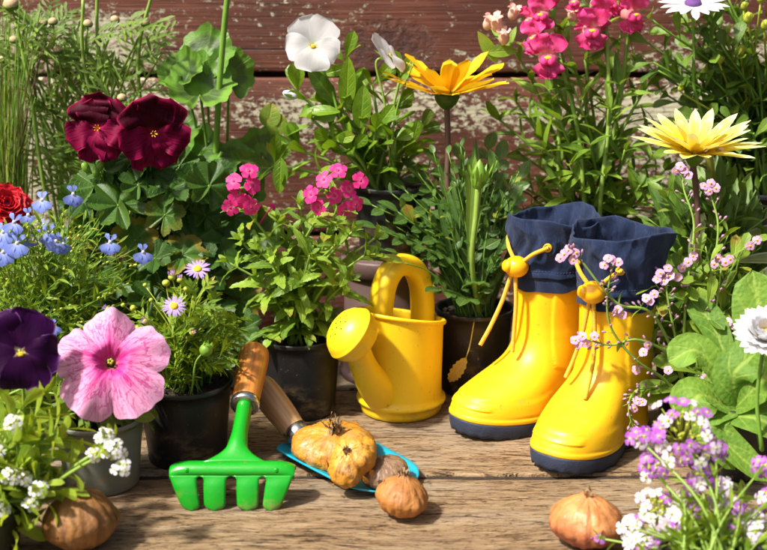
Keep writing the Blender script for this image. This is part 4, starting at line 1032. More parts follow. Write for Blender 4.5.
for hi, (px, py, Y) in enumerate(heads):
    c = W(px, py, Y); ax = V((0, -.35, 1)).normalized()
    mb = MB(); tube(mb, spline([c - ax * 1.8, c - ax * .9, c]), .16, .3, 8)
    hd_ = mb.build('flower_head', M['bud'], root)
    fl = [(-23, 3, .1), (-12, -10, .2), (0, -18, .4), (19, -9, .3), (9, -2, -.2), (-17, 14, 0), (6, 16, -.2), (-3, 4, -.4), (15, 12, 0)] if hi == 0 else [(-7, -6, 0), (6, -15, .2), (9, -2, .1), (-4, 9, -.1), (3, 13, 0), (-10, 17, 0), (8, 17, .2)]
    for (dx, dy, dz) in fl:
        q = W(px + dx * 1.18, py + dy * 1.15, Y - .9 - dz); n = ((q - c).normalized() * 1.0 + to_cam(q, .25)).normalized()
        mb = MB(); floret5(mb, q, n, .84, rng, .86, .26); tube(mb, [q - n * .7, q - n * .3, q], .09, .10, 6, tint=.9)
        lathe(mb, q - n * .05, n, [(.13, 0), (.1, .1), (.001, .1)], 8, tint=1)
        mb.build('floret', M['pink'], hd_)
    mb = MB()
    for k in range(14):
        th = rng.uniform(0, 6.28); q = c + V((cos(th) * 1.0, sin(th) * 1.0, rng.uniform(-.5, .3))); ball(mb, q, q - c + ax, .13, .7, 6, 5)
    mb.build('bud_cluster', M['snapf'] if hi else M['bud'], hd_)
c = W(272, 206, 104.5); mb = MB(); tube(mb, spline([W(258, 226, 105), c]), .08, .06)
for k in range(6): ball(mb, c + V((rng.uniform(-.3, .3), 0, rng.uniform(-.2, .4))), V((rng.uniform(-1, 1), 0, 1)), .12, .5, 6, 4)
mb.build('bud', M['pink'], root)

# ============ gazania with blue green foliage, black pot behind the can; big yellow flower and closed bud
rng = random.Random(104)
root, top = plant('gazania_plant', 'orange yellow gazania on a brown stem, pinnate leaves, black pot beside the boots', 'potted plant', 473, 112.3, (3.75, 3.1, 8.7, 'blackpot', 4, .22, .5, .8))
mb = MB()
def pinnate(p, rng, L, npairs, LW, ll, prof=P_OVATE, fold=.2, tint=None, t0=.35, ang=1.05):
    ti = rng.random() if tint is None else tint
    tube(mb, p, .085, .05, 5, mat=1)
    for i in range(npairs):
        t = t0 + (1 - t0) * (i + .4) / npairs; q, tg = along(p, t); sd = tg.cross(V((0, -.35, 1))).normalized(); up = sd.cross(tg)
        for s in (-1, 1):
            a = ang * rng.uniform(.8, 1.1); leaf(mb, q, tg * cos(a) + sd * s * sin(a), up, ll * rng.uniform(.75, 1.1) * (1 - .25 * t), LW * rng.uniform(.85, 1.1), prof, 5, 2, .35, fold, min(1, ti + rng.uniform(-.15, .15)))
    q, tg = along(p, 1); leaf(mb, q, tg, V((0, -.3, 1)), ll * 1.15, LW * 1.15, prof, 5, 2, .4, fold, ti)
for (px, py, Y, tt) in [(372, 205, 112, .2), (376, 228, 109, .25), (398, 212, 111, .3), (385, 250, 106.5, .2), (405, 190, 113, .3), (425, 182, 114, .4), (512, 205, 112, .3), (520, 180, 114, .3), (415, 172, 115, .4), (438, 165, 115, .5), (500, 160, 115, .5), (488, 150, 116, .4), (460, 160, 116, .5), (525, 230, 110, .3), (395, 262, 107, .15), (465, 300, 106, .3), (440, 290, 106.5, .25), (508, 262, 109, .2), (400, 236, 108, .4), (380, 195, 115, .3), (430, 250, 107, .3), (505, 240, 110, .3), (478, 282, 107, .3), (495, 200, 113, .4), (450, 200, 113, .4), (432, 215, 111, .3)]:
    a = stem_to(rng, top, W(px, py, Y), 1.8, .35, 9); pinnate(a, rng, 8, rng.choice((4, 5)), 1.15, 2.0, tint=tt, t0=.45)
for i in range(150):
    p = stem_to(rng, top, region(rng, 385, 145, 540, 300, 112.5, 3.8), 2, .15, 7)
    d = (p[-1] - p[-2]); 
    if i % 3 == 0:
        tube(mb, p, .07, .05, 5, mat=1); leaves_on(mb, p, rng, 5, 2.0, .95, P_OVATE, .55, 1, .9, ns=5, m=2, bend=.4)
    else:
        q = p[0]; dd = (p[-1] - q); leaf(mb, q, V((dd.x * .6, dd.y * .6, dd.z)), to_cam(q), dd.length * 1.02, .55, beta(.8, .35, .2), 10, 1, rng.uniform(.1, .6), .3, rng.uniform(.1, .8))
leaf(mb, W(403, 262, 105.3), V((-.8, -.3, .42)), V((0, -.5, 1)), 2.3, 1.25, P_OVATE, 6, 2, .5, .2, 1.0)
leaf(mb, W(413, 222, 108), V((-.35, -.3, .9)), to_cam(W(413, 222, 108)), 1.9, 1.1, P_SPAT, 6, 2, .3, .25, .97)
tube(mb, spline([W(447, 292, 107), W(430, 272, 106), W(405, 263, 105.2)]), .08, .06, 5, mat=1)
mb.build('foliage', [M['gaz'], M['stem']], root)
mb = MB()                                                                                   # two pale backed upright leaves
leaf(mb, W(468, 262, 109), V((.02, -.02, 1)), to_cam(W(470, 200, 109)), 9.6, .9, beta(.9, .4, .25), 12, 2, -.05, .35, .9)
leaf(mb, W(467, 190, 109.6), V((.18, -.05, 1)), to_cam(W(470, 200, 109)), 3.4, .9, beta(.8, .5, .2), 8, 2, .1, .4, .9)
leaf(mb, W(497, 175, 110), V((-.3, -.2, 1)), to_cam(W(470, 200, 109)), 2.6, 1.0, P_OVATE, 6, 2, .5, .3, .7)
mb.build('pale_leaf', M['gaz'], root)
mb = MB(); wl = [W(474, 322, 107.6), W(470, 345, 107.3), W(466, 358, 107.1)]; tube(mb, spline(wl), .06, .05, 5)
leaf(mb, wl[-1], W(448, 384, 106.8) - wl[-1], to_cam(wl[-1]), 3.2, 1.35, P_OVATE, 13, 2, .6, .5, .5, .14, 8, .14)
mb.build('withered_leaf', M['withered'], root)
# closed bud on thick stalk
c = W(478, 188, 108.5); p = spline([top + V((.4, -1, -.2)), W(472, 262, 108.6), W(476, 215, 108.4), c]); bo = stem_mesh(root, p, .24, .30, 'stem_pale')
mb = MB(); n = (p[-1] - p[-2]).normalized(); lathe(mb, c, n, [(.3, -.1), (.62, .3), (.72, .9), (.62, 1.6), (.32, 2.3), (.02, 2.7)], 20)
for l in range(2): ring(mb, c + n * (.2 + .4 * l), n, 9, 1.5 + .4 * l, .36, P_LANCE, 1.15 - .25 * l, -.3, rng, r0=.62, ph=l * .3, ns=5, m=1)
mb.build('bud', M['bud'], root)
# open flower seen from the side
c = W(447, 96, 113.5); p = spline([top + V((-.6, .4, -.2)), W(449, 200, 113.2), W(448, 150, 113.4), c - V((0, 0, .9))]); stem_mesh(root, p, .28, .30, 'stem_brown')
n = V((.03, -.0, 1)).normalized(); mb = MB()
ring(mb, c + n * .1, n, 13, 6.0, 1.8, beta(.75, .42, .2), .26, -.05, rng, r0=.55, jit=.18, fold=.16, ns=8, m=3, wave=.12, jl=.22)
ring(mb, c + n * .25, n, 10, 5.2, 1.65, beta(.75, .42, .2), .72, .05, rng, r0=.5, ph=.3, jit=.2, fold=.2, ns=8, m=3, wave=.12, jl=.2)
f = mb.build('flower', M['yellow'], root)
mb = MB(); disc_eye(mb, c + n * .25, n, .95, .35, rng); mb.build('flower_centre', M['eye'], f)
mb = MB(); lathe(mb, c - n * .05, -n, [(1.15, -.12), (1.22, .1), (1.0, .6), (.6, 1.05), (.3, 1.25)], 24)
for l in range(3): ring(mb, c - n * (.1 + .3 * l), n, 14, 1.1, .34, P_LANCE, .5 + .3 * l, -.5, rng, r0=1.0 - .2 * l, ns=4, m=1)
mb.build('calyx', M['osteo'], f)

# ============ white viola in the black pot that stands on the mauve pot
rng = random.Random(105)
mc = V((wx(384, 117), 117, 0)); mr = thing('flower_pot', 'mauve brown plastic pot standing under the black pot of white violas', 'pot', mc)
mb = MB(); lathe(mb, mc, V((0, 0, 1)), [(.01, 0), (4.4, 0), (4.55, .15), (4.6, .9), (4.35, 1.0), (3.95, 12.2), (3.9, 12.75), (3.7, 12.9), (.01, 12.9)], 64); mb.build('pot_body', M['mauvepot'], mr)
mb = MB(); lathe(mb, mc, V((0, 0, 1)), [(4.42, 11.2), (4.52, 11.25), (4.5, 12.7), (4.42, 12.88), (4.0, 12.92), (3.9, 12.85)], 64); mb.build('pot_rim', M['mauvepot'], mr)
root, top = plant('viola_plant', 'white viola with two open flowers in a black pot raised on the mauve pot', 'potted plant', 392, 117, (3.95, 3.2, 7.3, 'blackpot', 5, .22, .5, .7), z=12.93)
mb = MB()
main = [(318, 76, 116), (345, 62, 115.5), (298, 92, 115), (312, 120, 114), (330, 105, 115.5), (360, 110, 114.5), (375, 130, 113.5), (345, 90, 117), (392, 110, 116), (410, 150, 116), (300, 150, 114.5), (420, 130, 118), (330, 140, 113.5), (352, 150, 113), (372, 85, 117), (395, 140, 114), (275, 165, 115), (400, 78, 116)]
for (px, py, Y) in main:
    q = top + V((rng.uniform(-2, .6), rng.uniform(-1.5, 1), -.2)); t_ = W(px, py, Y); p = spline([q, q.lerp(t_, .45) + V((0, -.4, .5)), t_], 8); tube(mb, p, .22, .14, 7, mat=1)
    leaves_on(mb, p, rng, 8, 4.1, 1.35, P_SPAT, .25, 1, .85, taper=.2, bend=.55, fold=.22, ns=8, m=2, wave=.05)
    for k in range(2): leaf(mb, t_, V((rng.uniform(-1, 1), rng.uniform(-1, .2), rng.uniform(.2, 1.2))), to_cam(t_), rng.uniform(2, 3.4), 1.2, P_SPAT, 8, 2, .5, .25, rng.random())
leaf(mb, W(346, 108, 113.6), V((.06, -.1, 1)), to_cam(W(346, 90, 113.6)), 4.9, 1.75, P_OVATE, 9, 3, .1, .2, .85)
leaf(mb, W(335, 102, 114), V((-.55, -.25, .75)), to_cam(W(330, 80, 113.6)), 4.2, 1.7, P_OVATE, 9, 3, .5, .2, .15)
leaf(mb, W(340, 112, 113.4), V((-1, -.15, .2)), to_cam(W(330, 80, 113.6), .8), 4.4, 1.3, P_LANCE, 9, 2, .9, .25, .7)
leaf(mb, W(360, 128, 113.4), V((.1, -.1, 1)), to_cam(W(346, 90, 113.6)), 4.2, 1.9, P_OVATE, 9, 3, .2, .2, .5)
leaf(mb, W(281, 158, 113.6), V((-.05, -.25, -1)), to_cam(W(280, 160, 113)), 3.5, 1.5, P_OVATE, 9, 3, .2, .2, .5)
mb.build('foliage', [M['viola'], M['stem_pale']], root)
c = W(313, 45, 113.2); n = to_cam(c, .05, .05); pansy(root, c, n, V((.08, 0, 1)), 1.42, 'white', rng)
stem_mesh(root, spline([top + V((-1, -.8, -.2)), W(345, 130, 114), W(330, 85, 113.9), c - n * .5 - V((0, 0, .6)), c - n * .2]), .15, .10)
c = W(388, 55, 113.6); n = V((.80, -.25, .62)).normalized(); pansy(root, c, n, V((-.55, .1, .8)), 1.22, 'white', rng)
stem_mesh(root, spline([top + V((.3, -1, -.2)), W(389, 150, 113.8), W(384, 100, 113.8), W(376, 64, 113.7), c - n * .3]), .14, .10, 'stem_pale')
stem_mesh(root, spline([top + V((.8, -1.2, -.2)), W(392, 150, 113.2), W(398, 105, 113), W(414, 62, 113.2)]), .14, .08)
mb = MB(); c = W(290, 95, 114); ball(mb, c, V((-1, 0, .35)), .42, 1.5, 12, 8); bo = mb.build('bud', M['white'], root)
mb = MB(); ring(mb, c + V((.5, 0, -.2)), V((-1, 0, .35)), 5, 1.2, .35, P_LANCE, 1.2, -.1, rng, r0=.3, ns=4, m=1); mb.build('calyx', M['bud'], bo)

# ============ snapdragon
rng = random.Random(106)
root, top = plant('snapdragon_plant', 'hot pink snapdragon with narrow leaves standing behind the boots', 'potted plant', 590, 121, (4.8, 3.9, 10.5, 'blackpot', 6, .22, .5, .8))
mb = MB()
st = [(500, 200, 117), (650, 195, 116), (615, 205, 116), (535, 200, 116.5), (500, 120, 120), (665, 170, 119), (548, 6, 118), (562, 30, 117), (590, 8, 119), (625, 12, 118), (603, 30, 116.5), (548, 90, 116), (530, 118, 117), (640, 95, 117), (655, 125, 118), (660, 65, 120), (515, 150, 118), (510, 45, 119), (575, 90, 115.5), (610, 110, 115), (530, 75, 119), (650, 160, 117), (545, 150, 115), (590, 145, 114.5), (625, 150, 115.5), (570, 165, 114.5), (520, 185, 116), (605, 175, 114.5), (640, 185, 115), (560, 120, 116), (635, 60, 118), (515, 100, 120), (585, 60, 117), (560, 185, 114), (545, 60, 118), (620, 85, 116)]
for (px, py, Y) in st:
    p = stem_to(rng, top, W(px, py, Y), 2.4, .15, 9); tube(mb, p, .20, .12, 6, mat=1)
    leaves_on(mb, p, rng, 10, 5.4, 1.4, P_LANCE, .12, .98, .95, taper=.35, bend=.45, fold=.25, ns=8, m=2)
    for k in range(3): leaf(mb, p[-1], V((rng.uniform(-1, 1), rng.uniform(-1, .3), rng.uniform(.2, 1))), V((0, -.3, 1)), rng.uniform(1.5, 2.8), .7, P_LANCE, 7, 2, .5, .25, rng.random())
leaf(mb, W(497, 62, 117), V((-.5, -.15, .75)), to_cam(W(497, 60, 117)), 3.6, 1.3, P_LANCE, 9, 2, .3, .2, .95)
leaf(mb, W(486, 52, 116.8), V((.9, -.1, .05)), to_cam(W(497, 60, 117)), 3.2, 1.2, P_LANCE, 9, 2, .3, .2, .9)
mb.build('foliage', [M['snap'], M['stem_pale']], root)
for a, b in (((563, 200, 117), (540, 20, 118)), ((585, 210, 116), (560, 60, 116)), ((600, 210, 115), (606, 20, 116.4)), ((597, 200, 117), (630, 10, 118))):
    stem_mesh(root, spline([top + V((rng.uniform(-1.5, 1.5), rng.uniform(-1.5, 1), -.2)), W(*a), W((a[0] + b[0]) / 2 + 6, (a[1] + b[1]) / 2, (a[2] + b[2]) / 2), W(*b)]), .26, .18, 'stem_pale')
def snap_floret(c, n, s, rng, pale=0.0):
    n = n.normalized(); up = V((0, 0, 1)); e1 = up.cross(n).normalized(); e2 = n.cross(e1); mb = MB()
    tube(mb, spline([c - n * 2.0 * s - e2 * .2 * s, c - n * 1.0 * s, c - n * .1 * s], 5), .38 * s, .62 * s, 14, mat=1, rf=lambda t: s * (.36 + .34 * sin(t * 1.9)), cap=True)
    for th, L, Wd, ev, bd in ((-150, 1.25, 1.35, .25, 1.0), (150, 1.25, 1.35, .25, 1.0), (180, 1.15, 1.25, .45, 1.2), (-28, 1.55, 1.45, .9, .9), (28, 1.55, 1.45, .9, .9), (0, 1.0, 1.0, .7, .8)):
        a = R(th + rng.uniform(-8, 8)); rad = e1 * sin(a) + e2 * cos(a)
        leaf(mb, c + rad * .35 * s - n * .1, rad * cos(ev) + n * sin(ev), n * cos(ev) - rad * sin(ev), L * s, Wd * s, P_WIDE, 7, 3, bd, .05, rng.random(), .26 * s, 10, ph=rng.uniform(0, 6))
    for sg in (-1, 1): ball(mb, c + n * .12 * s - e2 * .28 * s + e1 * sg * .24 * s, (n - e2 * .8), .36 * s, .95 * s, 12, 8, tint=.8)
    f = mb.build('flower', [M['snapf'], M['snapp']], root)
    mb = MB()
    ball(mb, c + n * .34 * s - e2 * .12 * s, e1, .17 * s, .62 * s, 10, 6)
    mb.build('flower_centre', M['eye'], f)
    mb = MB(); ring(mb, c - n * 2.0 * s, n, 5, .8 * s, .4 * s, P_LANCE, .9, -.2, rng, r0=.1, ns=4, m=1); mb.build('calyx', M['bud'], f)
for (px, py, Y, s, sx, up) in [(548, 57, 114.5, 1.35, .0, .1), (534, 38, 115.6, 1.05, -.5, .2), (541, 14, 115.6, 1.05, -.2, .1), (529, 20, 116.4, .8, -.9, .1), (548, -6, 116.4, .95, .2, .2), (592, 30, 115, 1.25, .1, .1), (601, 14, 115.6, 1.0, .5, .1), (584, 34, 115.7, .7, -.6, -.1), (634, 14, 116, 1.2, .55, .05), (626, 2, 117, .95, .1, .1), (574, 2, 116.2, .75, -.2, .2), (612, 4, 117, .8, .3, .3)]:
    c = W(px, py, Y); snap_floret(c, to_cam(c, up, sx), s, rng)
for (px, py, Y, s) in [(497, 25, 117, .62), (504, 38, 116.5, .55), (488, 24, 117.4, .5), (513, 14, 117, .5), (560, -4, 117, .5), (572, 16, 116.5, .45)]:
    c = W(px, py, Y); mb = MB(); n = V((rng.uniform(-.5, .3), -.4, .75)).normalized(); ball(mb, c, n, s, s * 2.7, 12, 8, mat=0)
    lathe(mb, c + n * s * .5, n, [(s * .9, 0), (s * .95, .3 * s), (s * .5, .9 * s), (.01, .9 * s)], 12, mat=0); ring(mb, c + n * s * .9, n, 4, s * 1.5, s * 1.2, P_WIDE, .9, .5, rng, r0=s * .3, ns=5, m=2, wave=.1); o = mb.build('bud', M['snapp'], root)
    mb = MB(); ring(mb, c - n * s * 1.2, n, 5, s * 1.3, s * .6, P_LANCE, 1.0, -.4, rng, r0=.1, ns=4, m=1); mb.build('calyx', M['bud'], o)

# ============ osteospermum in the tall dark pot
rng = random.Random(107)
root, top = plant('osteospermum_plant', 'white daisy with violet eye over dense spoon leaves in a tall dark pot', 'potted plant', 737, 123, (6.2, 5.2, 19.0, 'blackpot', 7, .25, .6, .9))
mb = MB()
for i in range(54):
    p = stem_to(rng, top, region(rng, 640, -25, 800, 150, 120.5, 4.5), 3, .35, 8); tube(mb, p, .15, .10, 6, mat=1)
    leaves_on(mb, p, rng, 11, 3.5, 1.45, P_SPAT, .2, 1, .95, taper=.25, bend=.5, fold=.2, ns=7, m=2, teeth=.05)
mb.build('foliage', [M['osteo'], M['stem']], root)
c = W(693, 4, 116.5); n = V((-.05, -.34, .9)).normalized()
stem_mesh(root, spline([top + V((-2, -1, -.2)), W(697, 100, 117.5), W(694, 50, 117), c - n * .4]), .17, .14, 'stem')
daisy(root, c, n, 3.4, rng, 'white', 'violeteye', 18, .26, .10, .12, .24)
for (px, py, Y, s) in [(748, 18, 117, .55), (741, 50, 117, .5), (765, 25, 117, .5), (727, 30, 118, .42), (744, 6, 118, .4), (681, 88, 116.5, .4), (761, -2, 117.5, .5), (720, 60, 117, .4)]:
    c = W(px, py, Y); mb = MB(); ball(mb, c, V((.1, -.2, 1)), s * .8, s * 2.1, 12, 7); ring(mb, c - V((0, 0, s * .5)), V((.1, -.2, 1)), 8, s * 1.6, s * .4, P_LANCE, 1.2, -.3, rng, r0=s * .6, ns=4, m=1)
    tube(mb, stem_to(rng, top, c - V((0, 0, s)), 2.5, .3), .12, .1); mb.build('bud', M['budgreen'], root)

# ============ pale yellow gazania on the right
rng = random.Random(108)
root, top = plant('gazania_plant', 'pale lemon gazania with brown streaked petals above the pink forget me nots', 'potted plant', 706, 110.5, (4.1, 3.4, 8.2, 'blackpot', 8, .22, .5, .8))
mb = MB()
for i in range(90):
    p = stem_to(rng, top, region(rng, 640, 160, 800, 340, 110.5, 4), 2.3, .3, 7); q = p[0]; dd = p[-1] - q
    leaf(mb, q, V((dd.x * .5, dd.y * .5, dd.z)), to_cam(q, .3), dd.length * 1.08, rng.uniform(.9, 1.7), beta(1.3, .5, .2), 11, 2, rng.uniform(.2, .9), .3, rng.random())
    if i % 2: tube(mb, p, .10, .07, 5, mat=1); leaves_on(mb, p, rng, 7, 3.0, 1.0, P_LANCE, .3, 1, .95, ns=7, m=2)
for i in range(60):
    p = stem_to(rng, top, region(rng, 625, 165, 720, 320, 112, 3.5), 2.5, .2, 7); q = p[0]; dd = p[-1] - q
    leaf(mb, q, V((dd.x * .8, dd.y * .6, dd.z)), to_cam(q, .3), dd.length * 1.05, rng.uniform(1.0, 1.8), beta(1.2, .5, .25), 11, 2, rng.uniform(.1, .8), .3, rng.random())
mb.build('foliage', [M['osteo'], M['stem']], root)
mb = MB()
for (px, py, Y, dx, dz, L) in [(742, 290, 106.5, .8, .75, 6.5), (735, 262, 108, .9, .25, 6.0), (725, 250, 109, .8, .6, 6), (690, 262, 109, .1, 1, 5), (752, 245, 109, .5, .5, 5)]:
    leaf(mb, W(px, py, Y), V((dx, -.2, dz)), to_cam(W(px, py, Y), .6), L, 1.25, beta(.8, .6, .2), 10, 2, .7, .3, rng.random())
mb.build('pale_leaf', M['silver'], root)
c = W(695, 152, 106.0); n = V((.02, -.2, 1)).normalized()
stem_mesh(root, spline([top + V((-.3, -.8, -.2)), W(699, 260, 106.8), W(697, 200, 106.4), c - n * 1.2]), .26, .30, 'stem_brown')
mb = MB()
ring(mb, c, n, 16, 5.7, 1.3, beta(.75, .75, .2), .24, -.02, rng, r0=.5, jit=.07, fold=.22, ns=8, m=3, wave=.03)
ring(mb, c + n * .12, n, 15, 5.1, 1.25, beta(.75, .75, .2), .52, -.08, rng, r0=.45, ph=.2, jit=.08, fold=.22, ns=8, m=3, wave=.03)
ring(mb, c + n * .2, n, 9, 3.4, 1.1, beta(.75, .55, .2), .85, -.05, rng, r0=.4, ph=.1, jit=.1, fold=.22, ns=8, m=3)
f = mb.build('flower', M['lemon'], root)
mb = MB(); disc_eye(mb, c + n * .2, n, .8, .5, rng); mb.build('flower_centre', M['eye'], f)
mb = MB(); lathe(mb, c - n * .03, -n, [(.95, -.15), (1.0, .1), (.8, .7), (.45, 1.2), (.28, 1.35)], 24); ring(mb, c - n * .2, n, 12, 1.1, .36, P_LANCE, .7, -.4, rng, r0=.85, ns=4, m=1); mb.build('calyx', M['bud'], f)
mb = MB()                                                                                  # dark streaks on the backs of the nearest petals
e1, e2 = perp(n)
for (a, r_, ev) in ((-1.95, 2.7, .24), (-1.55, 2.5, .24), (-1.22, 2.9, .24), (-1.75, 2.0, .24)):
    rad = V((cos(a), sin(a), 0)); d = rad * cos(ev) + n * sin(ev)
    leaf(mb, c + d * r_ - n * .09, d, to_cam(c, .2), 1.5, .38, P_LANCE, 5, 1, 0, 0, .5)
mb.build('petal_streak', M['stem_brown'], f)

# ============ pink forget-me-nots
rng = random.Random(109)
root, top = plant('forget_me_not_plant', 'pink forget me nots arching across the front of the nearer boot', 'potted plant', 693, 101.5, (3.7, 3.1, 6.8, 'blackpot', 9, .2, .45, .7))
mb = MB()
for i in range(44):
    p = stem_to(rng, top, region(rng, 650, 225, 775, 400, 100.5, 4), 2.2, .3, 7); tube(mb, p, .10, .06, 6, mat=1)
    leaves_on(mb, p, rng, 8, 4.0, 1.25, P_SPAT, .1, .95, .95, taper=.35, bend=.6, fold=.2, ns=8, m=2)
for (px, py, Y, dx, dz, L, Wd) in [(690, 392, 97, -.8, .35, 5, 1.5), (700, 375, 97, -.9, .6, 4.6, 1.5), (672, 345, 99, .5, .8, 4, 1.6), (690, 400, 96, .4, .7, 5, 1.7), (675, 395, 97.5, -.6, .15, 4.2, 1.4), (660, 325, 99, -.5, -.6, 3, 1.2), (705, 330, 98, -.2, .9, 4, 1.5), (730, 345, 98, -.6, .6, 4.5, 1.6)]:
    leaf(mb, W(px, py, Y), V((dx, -.3, dz)), to_cam(W(px, py, Y), .7), L, Wd, P_SPAT, 10, 3, .7, .2, rng.uniform(.3, 1), .05)
mb.build('foliage', [M['myo'], M['stem_pale']], root)
stems = [[(692, 410, 99), (672, 350, 97), (650, 312, 95.5), (620, 305, 95), (600, 285, 94.8), (582, 262, 94.8), (568, 252, 94.8)],
         [(690, 405, 99), (684, 340, 98), (688, 280, 98), (694, 225, 99), (684, 190, 100), (683, 172, 100.5)],
         [(694, 405, 99), (700, 330, 98), (712, 275, 99), (718, 225, 100), (708, 188, 101)],
         [(690, 410, 98), (665, 380, 96.5), (636, 360, 95.3), (612, 330, 95), (607, 300, 94.7), (612, 268, 94.6)],
         [(690, 410, 98), (668, 390, 97), (645, 388, 95.8), (632, 395, 95.2), (629, 412, 95), (634, 428, 95)],
         [(692, 405, 98.5), (675, 360, 97), (640, 340, 95.5), (612, 345, 95), (592, 341, 94.8), (580, 340, 94.8)],
         [(695, 405, 98), (708, 355, 97), (716, 310, 97), (722, 262, 97.5)],
         [(690, 405, 98), (676, 340, 96.8), (668, 300, 96.5), (664, 272, 96.8)],
         [(696, 405, 98), (716, 370, 96.5), (733, 325, 96.5)]]
spths = []
for k, s_ in enumerate(stems):
    p = spline([top + V((rng.uniform(-1, 1), rng.uniform(-1, 1), -.2))] + [W(*q) for q in s_], 7); spths.append(p)
    so_ = stem_mesh(root, p, .17, .07, 'stem_pale')
    mb = MB(); nb = 0
    for t in [x / 60 for x in range(22, 60)]:
        if rng.random() < .62:
            q, tg = along(p, t); e1, e2 = perp(tg); th = rng.uniform(0, 6.28); d = (e1 * cos(th) + e2 * sin(th) + tg * .8).normalized(); L = rng.uniform(.35, .8)
            tube(mb, [q, q + d * L * .6, q + d * L], .032, .03, 4, mat=1); ball(mb, q + d * (L + .12), d, .12, .42, 7, 5)
    mb.build('bud_cluster', [M['budpink'], M['stem_pale']], so_)
    mb = MB()
    leaves_on(mb, p, rng, 4, 2.0, .7, P_LANCE, .15, .6, .9, ns=6, m=2); mb.build('foliage', M['myo'], so_)
fl = [(560, 258), (568, 250), (573, 260), (564, 254), (576, 253), (604, 265), (612, 259), (618, 262), (608, 258), (660, 273), (668, 268), (664, 281), (670, 276), (657, 279), (646, 298), (654, 294), (650, 301), (618, 309), (622, 315), (575, 340), (582, 336), (586, 343), (578, 344), (594, 336), (684, 170), (688, 175), (680, 166), (676, 171), (704, 186), (711, 183), (716, 188), (709, 191), (718, 258), (725, 262), (730, 259), (714, 264), (688, 262), (693, 256), (682, 268), (678, 277), (686, 282), (728, 322), (735, 326), (741, 320), (697, 346), (691, 343), (648, 345), (700, 380), (707, 377), (694, 384), (636, 370), (668, 370), (757, 240), (750, 246), (643, 352), (634, 408), (642, 402), (637, 400)]
for (px, py) in fl:
    best = min((along(p, t / 40)[0] for p in spths for t in range(14, 41)), key=lambda q: (q - W(px, py, q.y)).length)
    c = W(px, py, best.y - .35); n = to_cam(c, rng.uniform(-.2, .7), rng.uniform(-.5, .5))
    mb = MB(); floret5(mb, c, n, .41, rng, .98, 0, .1, ns=4)
    tube(mb, [best, c.lerp(best, .4), c], .035, .03, 4, mat=1); f = mb.build('flower', [M['myof'], M['stem_pale']], root)
    mb = MB(); lathe(mb, c, n, [(.10, .0), (.09, .08), (.001, .07)], 8); mb.build('flower_centre', M['eye'], f)

# ============ bellis daisy with its big leaves, at the right edge
rng = random.Random(110)
root, top = plant('bellis_plant', 'full white daisy above very big pale spoon leaves in a black pot', 'potted plant', 728, 93.5, (4.2, 3.5, 6.6, 'blackpot', 10, .2, .45, .8))
for (pts, Wd, up, ti, fold) in [([(735, 400, 92.5), (762, 345, 92), (752, 270, 94)], 4.6, .1, .75, .15), ([(735, 410, 91), (700, 395, 89.5), (690, 420, 88.8)], 4.0, 1.2, .8, .2), ([(738, 405, 91.5), (700, 352, 92), (668, 362, 92)], 3.0, .8, .85, .3),
      ([(735, 408, 90.5), (770, 375, 88), (800, 365, 88)], 4.6, 1.0, .6, .2), ([(735, 410, 90.5), (715, 430, 88), (768, 482, 85.8)], 2.7, .9, .7, .35), ([(738, 408, 91), (735, 372, 90), (780, 340, 91)], 3.8, .9, .5, .2), ([(730, 415, 90), (760, 420, 87.5), (800, 440, 87)], 3.6, 1.1, .45, .25),
      ([(738, 410, 90), (705, 425, 88), (735, 470, 86.5)], 2.5, 1, .6, .3), ([(738, 400, 93), (715, 330, 96), (690, 300, 98)], 2.6, .6, .4, .25)]:
    P_ = [W(*q) for q in pts]; path = spline([top + V((rng.uniform(-.6, .6), rng.uniform(-.6, .6), 0))] + P_, 7); mb = MB(); n_ = len(path); rows = []; uvs = []
    pf = beta(1.7, .5, .12); mm = 5
    for i, q in enumerate(path):
        t = i / (n_ - 1); tg = (path[min(i + 1, n_ - 1)] - path[max(i - 1, 0)]).normalized(); face = (to_cam(q) + V((0, 0, up))).normalized(); sd = tg.cross(face).normalized(); nn = sd.cross(tg); w_ = Wd / 2 * pf(t) if i < n_ - 1 else 0
        rows.append([q + sd * (w_ * k / mm) * cos(fold) + nn * (w_ * abs(k / mm) * sin(fold) + .10 * Wd / 4 * sin(t * 11 + k) * abs(k / mm)) for k in range(-mm, mm + 1)]); uvs.append([(.5 + .5 * k / mm, t) for k in range(-mm, mm + 1)])
    mb.grid(rows, uvs, tint=ti); mb.build('leaf', M['bellis'], root)
mb = MB()
for i in range(16):
    p = stem_to(rng, top, region(rng, 690, 405, 790, 480, 91, 3), 1.5, .4, 6); q = p[0]; dd = p[-1] - q
    leaf(mb, q, V((dd.x, dd.y - 1, abs(dd.z) + 1.5)), V((0, -.3, 1)), 5, 1.6, P_SPAT, 9, 2, 1.2, .25, rng.random())
mb.build('foliage', M['bellis'], root)
c = W(765, 336, 86.0); n = V((-.12, -.5, .85)).normalized()
stem_mesh(root, spline([top + V((1.2, -2, -.3)), W(762, 450, 86.3), W(757, 400, 86.1), c - n * .3]), .17, .15, 'stem')
daisy(root, c, n, 2.7, rng, 'white', 'eye', 26, .30, .32, .10, .27, layers=5)
c = W(766, 458, 85); 

